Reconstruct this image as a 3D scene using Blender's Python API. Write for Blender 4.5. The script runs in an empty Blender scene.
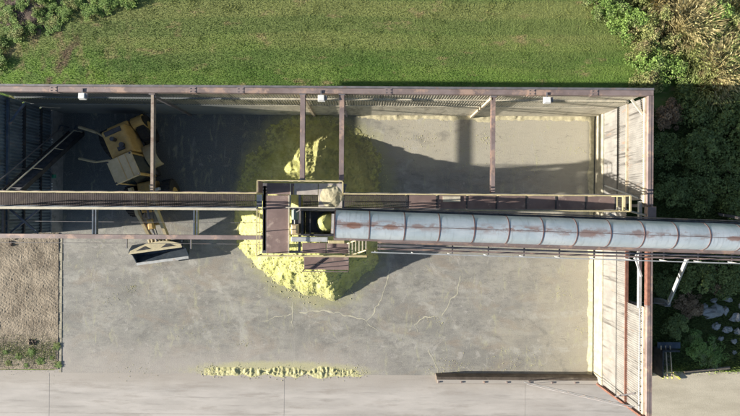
import bpy, math, random
import numpy as np
from mathutils import Vector, noise
random.seed(7); rng = np.random.default_rng(7)
C = bpy.context.scene.collection
H = 28.0; F = 500.0; T = math.radians(0.38); CT, ST = math.cos(T), math.sin(T)
def at(px, py, z=0.0):
    k = (H - z) / F; u = px - 370; v = 208 - py
    return ((u*CT - v*ST)*k, (u*ST + v*CT)*k, z)

# ------------------------------------------------------------------ helpers
class MB:
    def __init__(s, ang=0.0, off=(0, 0, 0)):
        s.v = []; s.f = []; s.c = math.cos(ang); s.s = math.sin(ang); s.o = off
    def add(s, vs, fs):
        b = len(s.v)
        for x, y, z in vs:
            s.v.append((x*s.c - y*s.s + s.o[0], x*s.s + y*s.c + s.o[1], z + s.o[2]))
        s.f += [tuple(b+i for i in f) for f in fs]
        return s
    def box(s, x0, x1, y0, y1, z0, z1, ch=0.0):
        if ch > 0:
            c = min(ch, (x1-x0)/3, (y1-y0)/3, (z1-z0)/3)
            vs = []
            for (z, i) in ((z0, c), (z0+c, 0), (z1-c, 0), (z1, c)):
                j = c - i if z in (z0+c, z1-c) else 0
                vs += [(x0+i, y0+i, z), (x1-i, y0+i, z), (x1-i, y1-i, z), (x0+i, y1-i, z)]
            fs = [(3, 2, 1, 0), (12, 13, 14, 15)]
            for r in range(3):
                for q in range(4):
                    a = r*4+q; b = r*4+(q+1) % 4
                    fs.append((a, b, b+4, a+4))
            return s.add(vs, fs)
        return s.add([(x0,y0,z0),(x1,y0,z0),(x1,y1,z0),(x0,y1,z0),(x0,y0,z1),(x1,y0,z1),(x1,y1,z1),(x0,y1,z1)],
                     [(3,2,1,0),(4,5,6,7),(0,1,5,4),(1,2,6,5),(2,3,7,6),(3,0,4,7)])
    def bar(s, p, q, w, h):
        p = Vector(p); q = Vector(q); d = (q-p).normalized()
        up = Vector((0, 0, 1)) if abs(d.z) < .95 else Vector((0, 1, 0))
        a = d.cross(up).normalized(); b = a.cross(d).normalized()
        vs = []
        for e in (p, q):
            for i, j in ((-1,-1),(1,-1),(1,1),(-1,1)):
                vs.append(tuple(e + a*(i*w/2) + b*(j*h/2)))
        return s.add(vs, [(3,2,1,0),(4,5,6,7),(0,1,5,4),(1,2,6,5),(2,3,7,6),(3,0,4,7)])
    def tube(s, p, q, r, n=8, r2=None):
        r2 = r if r2 is None else r2
        p = Vector(p); q = Vector(q); d = (q-p).normalized()
        up = Vector((0, 0, 1)) if abs(d.z) < .95 else Vector((0, 1, 0))
        a = d.cross(up).normalized(); b = a.cross(d).normalized(); vs = []
        for e, rr in ((p, r), (q, r2)):
            for i in range(n):
                t = 2*math.pi*i/n
                vs.append(tuple(e + a*(math.cos(t)*rr) + b*(math.sin(t)*rr)))
        fs = [(i, (i+1) % n, n+(i+1) % n, n+i) for i in range(n)]
        fs += [tuple(range(n-1, -1, -1)), tuple(range(n, 2*n))]
        return s.add(vs, fs)
    def ibeam(s, p, q, w, h, t=.03):
        p = Vector(p); q = Vector(q)
        s.bar(p+Vector((0,0,h/2-t/2)), q+Vector((0,0,h/2-t/2)), w, t)
        s.bar(p-Vector((0,0,h/2-t/2)), q-Vector((0,0,h/2-t/2)), w, t)
        return s.bar(p, q, t, h-2*t-.002)
    def path(s, pts, r, n=6):
        for a, b in zip(pts, pts[1:]): s.tube(a, b, r, n)
        return s
    def prism(s, poly, z0, z1):
        n = len(poly)
        vs = [(x, y, z0) for x, y in poly] + [(x, y, z1) for x, y in poly]
        return s.add(vs, [tuple(range(n-1, -1, -1)), tuple(range(n, 2*n))] + [(i, (i+1) % n, n+(i+1) % n, n+i) for i in range(n)])
    def yzx(s, poly, x0, x1, closed=True):        # profile in (y,z) extruded along x
        n = len(poly)
        vs = [(x0, y, z) for y, z in poly] + [(x1, y, z) for y, z in poly]
        return s.add(vs, [tuple(range(n)), tuple(range(2*n-1, n-1, -1))] + [((i+1) % n, i, n+i, n+(i+1) % n) for i in range(n)])
    def build(s, name, m, parent=None, smooth=False):
        me = bpy.data.meshes.new(name)
        if parent is not None: o = parent['_b'] if '_b' in parent else (0, 0, 0)
        else:
            xs = np.array(s.v); lo = xs.min(0); hi = xs.max(0)
            o = ((lo[0]+hi[0])/2, (lo[1]+hi[1])/2, lo[2])
        me.from_pydata([(x-o[0], y-o[1], z-o[2]) for x, y, z in s.v], [], s.f)
        me.materials.append(m); me.update()
        if smooth: me.polygons.foreach_set('use_smooth', [True]*len(me.polygons))
        ob = bpy.data.objects.new(name, me); C.objects.link(ob)
        if parent is not None:
            ob.parent = parent
            ob['_b'] = tuple(o)
        else:
            ob.location = o; ob['_b'] = tuple(o)
        return ob
def tag(o, label=None, cat=None, group=None, kind=None):
    if label: o['label'] = label
    if cat: o['category'] = cat
    if group: o['group'] = group
    if kind: o['kind'] = kind
    return o
def thing(name, label, cat, loc=(0, 0, 0), group=None):
    o = bpy.data.objects.new(name, None); C.objects.link(o); o.location = loc; o['_b'] = tuple(loc)
    return tag(o, label, cat, group)
def copy_tree(o, parent=None):
    c = o.copy(); C.objects.link(c); c.parent = parent
    for ch in [x for x in bpy.data.objects if x.parent == o]: copy_tree(ch, c)
    return c

# ------------------------------------------------------------------ materials
class NT:
    def __init__(s, name):
        s.m = bpy.data.materials.new(name); s.m.use_nodes = True; s.t = s.m.node_tree
        s.b = s.t.nodes['Principled BSDF']; s.pos = s.t.nodes.new('ShaderNodeNewGeometry').outputs['Position']
    def n(s, k, **kw):
        x = s.t.nodes.new(k)
        for a, b in kw.items(): setattr(x, a, b)
        return x
    def l(s, a, b): s.t.links.new(a, b)
    def noise(s, scale, stretch=(1, 1, 1), detail=6, rough=.6, off=(0, 0, 0), dist=0.0):
        mp = s.n('ShaderNodeMapping'); s.l(s.pos, mp.inputs[0])
        mp.inputs['Scale'].default_value = stretch; mp.inputs['Location'].default_value = off
        x = s.n('ShaderNodeTexNoise'); s.l(mp.outputs[0], x.inputs['Vector'])
        x.inputs['Scale'].default_value = scale; x.inputs['Detail'].default_value = detail
        x.inputs['Roughness'].default_value = rough; x.inputs['Distortion'].default_value = dist
        return x.outputs['Fac']
    def rng(s, v, lo, hi, a=0.0, b=1.0):
        x = s.n('ShaderNodeMapRange', interpolation_type='SMOOTHSTEP'); s.l(v, x.inputs[0])
        x.inputs[1].default_value = lo; x.inputs[2].default_value = hi
        x.inputs[3].default_value = a; x.inputs[4].default_value = b
        return x.outputs[0]
    def mul(s, a, b, op='MULTIPLY'):
        x = s.n('ShaderNodeMath', operation=op)
        for i, q in enumerate((a, b)):
            if isinstance(q, (int, float)): x.inputs[i].default_value = q
            else: s.l(q, x.inputs[i])
        return x.outputs[0]
    def mix(s, f, a, b, mode='MIX'):
        x = s.n('ShaderNodeMix', data_type='RGBA', blend_type=mode)
        for i, q in ((0, f), (6, a), (7, b)):
            if isinstance(q, (int, float)): x.inputs[i].default_value = q
            elif isinstance(q, tuple): x.inputs[i].default_value = (*q[:3], 1)
            else: s.l(q, x.inputs[i])
        return x.outputs[2]
    def xyz(s):
        x = s.n('ShaderNodeSeparateXYZ'); s.l(s.pos, x.inputs[0]); return x.outputs
    def bump(s, h, strength, dist):
        x = s.n('ShaderNodeBump'); x.inputs['Strength'].default_value = strength; x.inputs['Distance'].default_value = dist
        s.l(h, x.inputs['Height']); s.l(x.outputs[0], s.b.inputs['Normal'])
    def done(s, col, rough=.8, metal=0.0):
        if isinstance(col, tuple): s.b.inputs['Base Color'].default_value = (*col, 1)
        else: s.l(col, s.b.inputs['Base Color'])
        if isinstance(rough, (int, float)): s.b.inputs['Roughness'].default_value = rough
        else: s.l(rough, s.b.inputs['Roughness'])
        s.b.inputs['Metallic'].default_value = metal
        return s.m
def simple(name, a, b, scale=4, rough=.7, metal=0.0, stain=None, sscale=2, lo=.55, hi=.7, bump=.0, stretch=(1,1,1)):
    t = NT(name); c = t.mix(t.rng(t.noise(scale, stretch), .35, .65), a, b)
    if stain: c = t.mix(t.rng(t.noise(sscale, stretch, off=(5, 3, 1), rough=.7), lo, hi), c, stain)
    if bump: t.bump(t.noise(scale*6), bump, .02)
    return t.done(c, rough, metal)

def ABS(t, v):
    x = t.n('ShaderNodeMath', operation='ABSOLUTE'); t.l(v, x.inputs[0]); return x.outputs[0]
def radial(t, X, Y, cx, cy, rx, ry):
    dx = t.mul(t.mul(X, -cx, 'ADD'), 1/rx); dy = t.mul(t.mul(Y, -cy, 'ADD'), 1/ry)
    return t.mul(t.mul(t.mul(dx, dx), t.mul(dy, dy), 'ADD'), .5, 'POWER')
M = {}
# concrete floor of the bunker
t = NT('bunker_concrete'); X, Y, Z = t.xyz()
c = t.mix(t.rng(t.noise(.35, (1, 1.6, 1), 8), .35, .65), (.205, .20, .182), (.305, .295, .265))
c = t.mix(t.rng(t.noise(1.6, (1, 2.0, 1), 8, .7, (3, 1, 0)), .42, .7), c, (.165, .16, .155))
c = t.mix(t.rng(t.noise(.5, (.8, 1.6, 1), 9, .65, (13, 5, 0), .8), .5, .66, 0, .6), c, (.25, .205, .16))
c = t.mix(t.rng(t.noise(1.1, (1, 1, 1), 10, .72, (23, 5, 0), 1.5), .56, .66, 0, .55), c, (.42, .40, .37))
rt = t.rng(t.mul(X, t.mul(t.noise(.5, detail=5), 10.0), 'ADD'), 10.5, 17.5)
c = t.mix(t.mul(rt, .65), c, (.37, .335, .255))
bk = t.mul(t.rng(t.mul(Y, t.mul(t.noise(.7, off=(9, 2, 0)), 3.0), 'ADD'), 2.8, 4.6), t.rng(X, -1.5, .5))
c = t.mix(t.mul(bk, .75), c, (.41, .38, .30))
shade_tint = t.mul(t.rng(Y, .2, -1.2, 1, 0) if False else t.rng(Y, -1.6, .3), t.rng(X, 1.0, -3.0, 0, 1) if False else t.rng(X, -3.0, 2.5, 1, 0))
c = t.mix(t.mul(shade_tint, .8), c, (.055, .072, .082))  # west wall's shadow deepened in the floor colour, dark and bluish
c = t.mix(t.rng(t.noise(2.2, (1, 1, 1), 10, .75, (1, 7, 0)), .60, .72, 0, .5), c, (.42, .40, .30))
c = t.mix(t.rng(t.noise(.9, (3.5, .6, 1), 6, .6, (2, 2, 0)), .58, .72, 0, .35), c, (.38, .37, .34))
lines = t.rng(ABS(t, t.mul(t.noise(.55, (1, 1, 1), 3, .5, (40, 5, 0), 1.2), .5, 'SUBTRACT')), .006, .0)
c = t.mix(t.mul(lines, t.rng(t.noise(.8, off=(17, 3, 0)), .45, .6, 0, .5)), c, (.42, .41, .36))
lines2 = t.rng(ABS(t, t.mul(t.noise(.9, (.5, 1.6, 1), 4, .5, (60, 5, 0), 2.0), .5, 'SUBTRACT')), .012, .0)
c = t.mix(t.mul(lines2, t.rng(t.noise(.6, off=(27, 3, 0)), .48, .6, 0, .6)), c, (.13, .125, .115))
c = t.mix(t.rng(t.noise(1.0, (2.2, .8, 1), 9, .7, (33, 9, 0), 1.0), .54, .68, 0, .5), c, (.40, .395, .24))
brk = t.rng(t.noise(1.7, detail=6, rough=.7, off=(8, 61, 0)), .42, .62)
for (cx, cy, r0, dk) in ((-6.0, -13.5, 7.2, 1), (-6.0, -13.5, 9.0, 1), (-14.5, -9.5, 6.0, 0), (-14.5, -9.5, 7.9, 0), (2.5, -14.5, 8.4, 1), (2.5, -14.5, 10.3, 1), (9.5, 1.5, 9.4, 0), (9.5, 1.5, 7.5, 0), (3.0, 8.5, 4.6, 1), (-20, 6, 12.5, 1)):
    dd = radial(t, X, Y, cx, cy, 1, 1)
    wob = t.mul(t.mul(t.noise(.35, off=(cx, cy, 0), detail=2), 1.6), dd, 'ADD')
    ln = t.rng(ABS(t, t.mul(wob, -r0-.8, 'ADD')), .30, .12)
    c = t.mix(t.mul(t.mul(ln, brk), .55 if dk else .5), c, (.13, .125, .115) if dk else (.42, .41, .37))
pk = t.mul(t.rng(t.mul(Y, t.mul(t.noise(.7, off=(3, 9, 0), detail=8), 3.0), 'ADD'), -5.4, -7.6), t.rng(X, 4.0, -3.0))
c = t.mix(t.mul(pk, .7), c, (.37, .335, .305))
c = t.mix(t.rng(t.noise(60, detail=2), .55, .8, 0, .35), c, (.5, .49, .42))
rd = t.mul(radial(t, X, Y, -3.05, .1, 4.35, 5.35), t.mul(t.noise(1.2, detail=9, rough=.75, off=(4, 44, 0)), .5), 'ADD')
c = t.mix(t.rng(rd, 1.42, 1.2, 0, .55), c, (.36, .35, .15))
wd = t.mul(radial(t, X, Y, -5.0, -9.15, 5.6, .62), t.mul(t.noise(2.2, detail=9, rough=.75, off=(4, 4, 0)), .9), 'ADD')
c = t.mix(t.rng(wd, 1.5, 1.05, 0, .75), c, (.44, .42, .22))
c = t.mix(t.rng(t.noise(7, (.25, 1.5, 1), 6, .7, (4, 4, 0)), .52, .75, 0, .35), c, (.13, .125, .12))
c = t.mix(t.rng(t.noise(26, detail=4), .4, .75, 0, .4), c, (.42, .41, .35))
t.bump(t.noise(14, detail=8, rough=.7), .5, .02)
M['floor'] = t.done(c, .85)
t = NT('apron_concrete'); X, Y, Z = t.xyz()
c = t.mix(t.rng(t.noise(.5, (.5, 2.5, 1), 8), .35, .65), (.38, .355, .33), (.47, .44, .41))
c = t.mix(t.rng(t.noise(1.3, (.25, 2.5, 1), 8, .65, (3, 1, 0)), .5, .72, 0, .7), c, (.25, .235, .215))
c = t.mix(t.mul(t.rng(t.mul(Y, t.mul(t.noise(.8), 1.2), 'ADD'), -9.9, -8.9), .7), c, (.345, .31, .27))
c = t.mix(t.rng(t.noise(1.1, (.3, 1.6, 1), 8, .7, (31, 1, 0)), .5, .66, 0, .6), c, (.30, .27, .24))
c = t.mix(t.rng(t.noise(30, detail=3), .5, .8, 0, .3), c, (.5, .48, .42))
t.bump(t.noise(20, detail=6), .3, .01)
M['apron'] = t.done(c, .85)
t = NT('pale_gravel_road')
c = t.mix(t.rng(t.noise(.8, (.5, 2, 1), 8), .35, .65), (.40, .36, .28), (.50, .455, .36))
c = t.mix(t.rng(t.noise(25, detail=4, rough=.7), .45, .7, 0, .5), c, (.30, .27, .21))
t.bump(t.noise(30), .5, .02); M['road'] = t.done(c, .9)
t = NT('brown_gravel')
c = t.mix(t.rng(t.noise(1.1, detail=8), .35, .65), (.15, .12, .085), (.30, .25, .185))
c = t.mix(t.rng(t.noise(14, detail=5, rough=.7), .4, .7, 0, .5), c, (.38, .33, .26))
t.bump(t.noise(22, detail=6, rough=.7), .8, .04); M['gravel'] = t.done(c, .95)
def lawnmat(name, k=1.0, blade=False):
    t = NT(name); X, Y, Z = t.xyz()
    c = t.mix(t.rng(t.noise(.5, (.6, 1.4, 1), 8), .4, .6), (.095, .18, .026), (.15, .24, .042))
    up = t.rng(t.mul(Y, t.mul(t.noise(.45, (.5, 1.5, 1), off=(7, 0, 0)), 5.0), 'ADD'), 9.5, 13.0)
    c = t.mix(t.mul(up, .62), c, (.27, .265, .10))
    # mower stripes
    w = t.n('ShaderNodeTexWave', wave_type='BANDS', bands_direction='Y'); t.l(t.pos, w.inputs[0])
    w.inputs['Scale'].default_value = .17; w.inputs['Distortion'].default_value = 3.0; w.inputs['Detail'].default_value = 3; w.inputs['Detail Scale'].default_value=.3
    c = t.mix(t.rng(w.outputs['Fac'], .3, .7, 0, .42), c, (.075, .145, .028))
    br = t.rng(t.noise(.8, (.6, 1.5, 1), 8, .65, (2, 9, 0)), .56, .68, 0, .7)
    c = t.mix(br, c, (.33, .25, .13))
    # worn brown bare streaks at the left end
    lf = t.mul(t.rng(X, -16.5, -12.0, 1, 0), t.rng(t.noise(.9, (1.4, .8, 1), 7, .6, (6, 6, 0)), .5, .62, 0, .8))
    c = t.mix(lf, c, (.28, .21, .11))
    c = t.mix(t.mul(t.rng(ABS(t, t.mul(t.mul(X, t.mul(Y, -.6), 'ADD'), t.mul(t.mul(t.noise(1.5, off=(3, 3, 0)), .8), 21.75, 'ADD'), 'ADD')), .45, .12), t.rng(Y, 9.8, 8.8)), c, (.17, .12, .07))
    lg = t.mul(t.rng(X, -15.5, -14.0, 1, 0), t.rng(Y, 9.5, 7.0, 0, 1) if False else t.rng(Y, 7.0, 9.5, 1, 0))
    c = t.mix(t.mul(lg, t.rng(t.noise(1.2, off=(4, 4, 0)), .4, .6)), c, (.18, .30, .04))
    c = t.mix(t.rng(t.noise(9, detail=6, rough=.7), .45, .75, 0, .55), c, (.17, .22, .075))
    # ground east of the wall is mixed to a plain duller green
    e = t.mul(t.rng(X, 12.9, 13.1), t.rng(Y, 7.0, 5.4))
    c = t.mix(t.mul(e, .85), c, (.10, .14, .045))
    if blade:
        at_ = t.n('ShaderNodeAttribute', attribute_name='rnd')
        c = t.mix(t.rng(at_.outputs['Fac'], 0, 1), t.mix(1.0, c, (.75, .75, .72), 'MULTIPLY'), t.mix(1.0, c, (1.22, 1.2, 1.1), 'MULTIPLY'))
    else: t.bump(t.noise(12, detail=8, rough=.75), .5, .04)
    return t.done(c, .9)
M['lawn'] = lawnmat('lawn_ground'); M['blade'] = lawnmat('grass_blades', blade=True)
def leafmat(name, a, b, c3=None):
    t = NT(name); at_ = t.n('ShaderNodeAttribute', attribute_name='rnd')
    c = t.mix(t.rng(at_.outputs['Fac'], 0, 1), a, b)
    if c3: c = t.mix(t.rng(t.noise(1.3, off=(3, 3, 3)), .5, .62), c, c3)
    return t.done(c, .7)
M['leaf_green'] = leafmat('green_leaves', (.07, .14, .025), (.24, .36, .08), (.16, .20, .07))
M['leaf_olive'] = leafmat('olive_leaves', (.12, .16, .04), (.36, .38, .14), (.22, .18, .085))
M['leaf_tan'] = leafmat('dry_leaves', (.20, .17, .065), (.50, .42, .20))
M['leaf_dark'] = leafmat('dark_leaves', (.08, .12, .03), (.24, .30, .085))
M['leaf_weed'] = leafmat('weed_leaves', (.07, .15, .02), (.22, .33, .06), (.20, .22, .06))
M['bark'] = simple('bark', (.10, .075, .05), (.17, .13, .09), 8)
M['soil'] = simple('dark_soil', (.07, .05, .04), (.15, .11, .085), 3, .95, stain=(.2, .16, .11), bump=.6)
# powder
t = NT('yellow_powder')
c = t.mix(t.rng(t.noise(1.2, detail=8, rough=.7), .35, .65), (.45, .45, .13), (.55, .545, .21))
c = t.mix(t.rng(t.noise(5, detail=8, rough=.75, off=(3, 0, 0)), .55, .72, 0, .55), c, (.40, .40, .13))
c = t.mix(t.rng(t.noise(18, detail=4), .5, .75, 0, .5), c, (.66, .64, .36))
X, Y, Z = t.xyz()
c = t.mix(t.mul(t.mul(t.rng(Y, -1.0, 1.2), t.rng(X, -4.2, -2.2)), t.rng(t.noise(1.1, detail=6, off=(9, 9, 0)), .38, .6, .2, .75)), c, (.33, .31, .14))  # back of the pile tinted olive to deepen its shaded side
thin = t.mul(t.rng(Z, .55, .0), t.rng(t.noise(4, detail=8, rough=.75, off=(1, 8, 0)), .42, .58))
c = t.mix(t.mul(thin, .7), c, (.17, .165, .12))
t.bump(t.noise(16, detail=8, rough=.75), .8, .05)
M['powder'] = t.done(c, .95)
M['powder_pale'] = simple('pale_powder', (.44, .42, .21), (.56, .53, .30), 6, .95, stain=(.36, .33, .18), sscale=5, bump=.5)
M['dust'] = simple('cream_dust', (.42, .38, .25), (.54, .49, .33), 5, .95, stain=(.36, .32, .20), sscale=3, bump=.5)
M['crack'] = simple('pale_crack_filler', (.38, .365, .29), (.50, .475, .36), 3, .9)
M['joint'] = simple('dark_joint', (.30, .28, .255), (.38, .36, .33), 6, .9)
# steel
def wallsheet(name, base, base2, streak, amt):
    t = NT(name); X, Y, Z = t.xyz()
    c = t.mix(t.rng(t.noise(1.5, detail=6), .35, .65), base, base2)
    c = t.mix(t.rng(t.noise(1.0, (4.5, 4.5, .35), 7, .65, (3, 3, 0)), .5, .66, 0, amt), c, streak)
    c = t.mix(t.rng(t.noise(1.6, (2.5, 2.5, .5), 6, .6, (8, 1, 0)), .6, .75, 0, amt*.7), c, (.36, .22, .14))
    if name.startswith('dusty'): c = t.mix(t.rng(t.mul(X, t.mul(t.noise(.7), 3), 'ADD'), -4.5, -9.5), c, (.12, .135, .145))  # west end painted darker, where the side wall's shadow falls
    t.bump(t.noise(10), .15, .01)
    return t.done(c, .45, .25)
M['sheet'] = wallsheet('galvanised_wall_sheet', (.26, .25, .235), (.33, .32, .30), (.12, .112, .105), .95)
M['sheet_back'] = wallsheet('dusty_shaded_wall_sheet', (.46, .43, .35), (.60, .56, .46), (.20, .19, .17), .7)
t = NT('dusty_shaded_concrete_wall'); X, Y, Z = t.xyz()
c = t.mix(t.rng(t.noise(3), .35, .65), (.46, .42, .33), (.60, .55, .43))
c = t.mix(t.rng(t.noise(1.5, (1, 1, .5), 8, .7, (5, 3, 1)), .5, .65, 0, .8), c, (.28, .25, .19))
c = t.mix(t.rng(t.mul(X, t.mul(t.noise(.7), 3), 'ADD'), -2.5, -6.5), c, (.15, .165, .17))  # shadow at the west end of the footing put into its colour
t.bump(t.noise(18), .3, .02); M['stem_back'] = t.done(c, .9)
M['sheet_left'] = wallsheet('blue_grey_wall_sheet', (.11, .15, .185), (.165, .21, .25), (.05, .055, .06), .6)
M['stem'] = simple('concrete_wall', (.30, .275, .21), (.42, .385, .29), 3, .9, stain=(.26, .24, .19), sscale=1.5, bump=.3)
M['barrier'] = simple('brown_stained_concrete', (.10, .08, .065), (.16, .13, .105), 2, .9, stain=(.22, .19, .15), bump=.3)
M['stem_dark'] = simple('concrete_wall_dark', (.20, .20, .20), (.28, .28, .27), 3, .9, stain=(.12, .12, .12), sscale=1.5, bump=.3)  # darker, greyer concrete for the west footing and the strut pier
M['beam'] = simple('purple_grey_steel', (.19, .145, .135), (.265, .21, .20), 1.2, .55, .1, stain=(.40, .28, .22), sscale=1.0, lo=.5, hi=.62, bump=.15)
M['beam_grey'] = simple('grey_steel', (.14, .135, .145), (.20, .19, .20), 2, .5, .2, stain=(.24, .17, .14), sscale=3)
M['tan_steel'] = simple('tan_weathered_steel', (.46, .38, .27), (.58, .49, .36), 4, .7, .1, stain=(.32, .2, .13), sscale=3)
M['beam_tan'] = simple('dull_tan_steel', (.28, .225, .18), (.36, .30, .24), 4, .7, .1, stain=(.2, .14, .11), sscale=3)
M['rust'] = simple('red_brown_rust', (.14, .062, .045), (.21, .10, .07), 5, .8, .1, stain=(.18, .08, .06), sscale=4)
M['blue_steel'] = simple('blue_grey_steel', (.05, .07, .10), (.085, .11, .145), 3, .5, .2, stain=(.25, .2, .18))
M['dark_steel'] = simple('dark_steel', (.035, .037, .042), (.07, .07, .075), 4, .5, .3, stain=(.12, .09, .07))
M['white_steel'] = simple('off_white_steel', (.36, .38, .38), (.46, .47, .47), 5, .45, .1, stain=(.36, .31, .27), sscale=4)
M['rail'] = simple('pale_yellow_rail', (.46, .39, .21), (.56, .48, .28), 5, .55, .0, stain=(.40, .34, .24), sscale=2.5)
M['rail_pale'] = simple('bleached_rail', (.44, .40, .31), (.54, .50, .39), 5, .6, .0, stain=(.40, .36, .30), sscale=2.5)
M['deck'] = simple('brown_steel_deck', (.165, .115, .105), (.23, .165, .15), 1.2, .6, .1, stain=(.38, .30, .26), sscale=1.5, lo=.55, hi=.7, bump=.15)
M['grate'] = simple('dark_grating', (.075, .06, .06), (.12, .095, .09), 2, .7, .2, stain=(.2, .17, .12), sscale=2)
M['deck_grey'] = simple('dusty_grey_deck', (.36, .32, .29), (.46, .41, .36), 3, .8, .0, stain=(.30, .22, .2), sscale=2)
t = NT('pale_blue_conveyor_cover'); X, Y, Z = t.xyz()
c = t.mix(t.rng(t.noise(1.0, (1, 1, 1), 6), .35, .65), (.42, .485, .53), (.55, .60, .64))
c = t.mix(t.rng(t.noise(2.2, (.35, 3, 3), 8, .7, (4, 1, 0)), .54, .70, 0, .6), c, (.60, .63, .63))
cent = t.mul(t.mul(Y, t.mul(X, .0277), 'ADD'), .70, 'ADD')      # distance from the seam along the crest
ab = t.n('ShaderNodeMath', operation='ABSOLUTE'); t.l(cent, ab.inputs[0])
near = t.rng(ab.outputs[0], .0, .30, 1, 0)
rs = t.rng(t.noise(1.0, (1.0, 2.2, 1), 8, .75, (1.7, 4, 2)), .50, .58)
c = t.mix(t.mul(t.mul(near, rs), .9), c, (.27, .12, .075))
c = t.mix(t.rng(t.noise(1.4, (6, .7, 1), 6, .6, (21, 4, 2)), .52, .7, 0, .5), c, (.30, .33, .35))
c = t.mix(t.mul(t.rng(ab.outputs[0], .0, .16, 1, 0), t.rng(t.noise(3, (.4, 2, 1), 8, .7, (5, 5, 5)), .42, .6)), c, (.30, .26, .25))
c = t.mix(t.rng(t.noise(3.5, (1.5, .7, 1), 8, .75, (11, 4, 2)), .61, .7, 0, .5), c, (.38, .25, .19))
for (cx, cy, rx, ry) in ((-.6, -.72, .5, .2), (.85, -.78, .45, .16), (2.0, -.75, .35, .14), (4.4, -.82, .3, .1), (9.2, -1.02, .62, .26), (11.35, -1.0, .3, .25), (15.6, -1.2, .5, .15)):
    q = t.mul(radial(t, X, Y, cx, cy, rx, ry), t.mul(t.noise(3.2, detail=9, rough=.75, off=(cx, 4, 0)), 1.6), 'ADD')
    c = t.mix(t.rng(q, 1.65, 1.25, 0, .85), c, (.25, .115, .07))
oi = t.n('ShaderNodeObjectInfo')
c = t.mix(t.rng(oi.outputs['Random'], 0, 1, 0, .35), c, (.36, .42, .46))
t.bump(t.noise(3, (1, 3, 3)), .3, .03)
M['cover'] = t.done(c, .42, .15)
M['band'] = simple('rusty_band', (.13, .08, .075), (.20, .12, .11), 5, .6, .2)
M['mach_yellow'] = simple('dull_yellow_paint', (.42, .27, .09), (.50, .34, .12), 3, .7, 0, stain=(.24, .20, .13), sscale=2.5)
M['mach_cream'] = simple('dusty_cream_paint', (.40, .33, .19), (.48, .40, .25), 3, .6, 0, stain=(.38, .32, .22), sscale=2)
M['bucket_yellow'] = simple('worn_yellow_bucket', (.40, .36, .24), (.52, .46, .30), 4, .6, 0, stain=(.40, .34, .22), sscale=3)
M['bucket_steel'] = simple('blue_black_steel', (.055, .075, .10), (.09, .115, .145), 3, .4, .5, stain=(.16, .15, .13))
M['tyre'] = simple('tyre_rubber', (.02, .02, .022), (.035, .034, .033), 6, .9)
M['glass'] = simple('cab_glass', (.02, .03, .035), (.03, .04, .045), 3, .1)
M['green_paint'] = simple('green_paint', (.02, .20, .12), (.03, .26, .16), 5, .5)
M['motor_green'] = simple('grey_green_motor', (.12, .17, .14), (.18, .23, .19), 5, .5)
M['tan_gear'] = simple('tan_gearbox', (.48, .36, .2), (.58, .45, .27), 5, .5)
M['white'] = simple('white_plastic', (.72, .72, .70), (.8, .8, .78), 5, .4)
M['rock'] = simple('grey_rock', (.24, .25, .25), (.42, .42, .41), 2.5, .85, stain=(.15, .16, .13), sscale=4, bump=.5)
M['wood'] = simple('weathered_timber', (.13, .11, .09), (.2, .17, .13), 5, .85)
M['yellow_end'] = simple('bright_yellow_paint', (.62, .58, .12), (.72, .68, .2), 5, .5)

# ------------------------------------------------------------------ ground
def sheet(name, m, x0, x1, y0, y1, z):
    b = MB(); b.add([(x0,y0,z),(x1,y0,z),(x1,y1,z),(x0,y1,z)], [(0,1,2,3)])
    return tag(b.build(name, m), kind='structure')
sheet('ground', M['lawn'], -400, 400, -400, 400, -.030)
WX0, WX1 = -17.2, 12.6          # inner wall faces
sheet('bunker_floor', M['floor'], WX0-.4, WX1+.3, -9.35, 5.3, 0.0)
sheet('concrete_apron', M['apron'], -60, 15.2, -30, -9.2, -.008)
sheet('gravel_road', M['road'], 15.2, 80, -30, -9.05, -.012)
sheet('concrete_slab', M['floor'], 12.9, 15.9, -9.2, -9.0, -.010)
def height_grid(name, m, x0, x1, y0, y1, step, fn, parent=None, keep=None, smooth=True):
    nx = int((x1-x0)/step)+1; ny = int((y1-y0)/step)+1
    vs = [(x0+i*step, y0+j*step, fn(x0+i*step, y0+j*step)) for j in range(ny) for i in range(nx)]
    fs = []
    for j in range(ny-1):
        for i in range(nx-1):
            q = (j*nx+i, j*nx+i+1, (j+1)*nx+i+1, (j+1)*nx+i)
            if keep is None or max(vs[k][2] for k in q) > keep: fs.append(q)
    used = sorted({k for f in fs for k in f}); mp = {k: n for n, k in enumerate(used)}
    b = MB(); b.add([vs[k] for k in used], [tuple(mp[k] for k in f) for f in fs])
    return b.build(name, m, parent, smooth)
nz = noise.noise
def fb(x, y, z=0.0, o=4, g=.55):
    s = 0; a = 1; f = 1
    for i in range(o): s += a*nz(Vector((x*f, y*f, z+i*7.3))); a *= g; f *= 2.03
    return s
# rippled gravel bank west of the slab
def gravel_h(x, y):
    e = min(1, max(0, (-17.28-x)/.25), max(0, (y+9.2)/.3)) if False else 1
    rip = .007*math.sin((x*.9+y*1.3)*24 + 5*fb(x*.9, y*.9)+2*fb(x*3, y*3, 4)) * max(0, min(1, (y+7.2)/1.0))
    return .035 + rip*.6 + .022*fb(x*1.2, y*1.2, 2) + .012*fb(x*13, y*13, 5, 3)
o = height_grid('gravel_bank', M['gravel'], -24, -17.36, -9.15, -1.5, .05, gravel_h, smooth=False)
tag(o, kind='structure')
b = MB()
for i in range(16):
    y1 = -1.65 - i*.48
    b.box(-17.36, -17.2, y1-.47, y1, -.04, .014+.004*(i % 3), .01)
tag(b.build('kerb', M['stem']), kind='structure')
# expansion joints in the apron
b = MB()
for px in (49, 284, 525):
    x = at(px, 395)[0]; b.box(x-.008, x+.008, -14, -9.36, -.012, -.004)
for a in ((-12,-14.0),):
    b.box(-40, 15, -11.62, -11.60, -.012, -.0045)
tag(b.build('expansion_joints', M['joint']), kind='structure')
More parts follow.
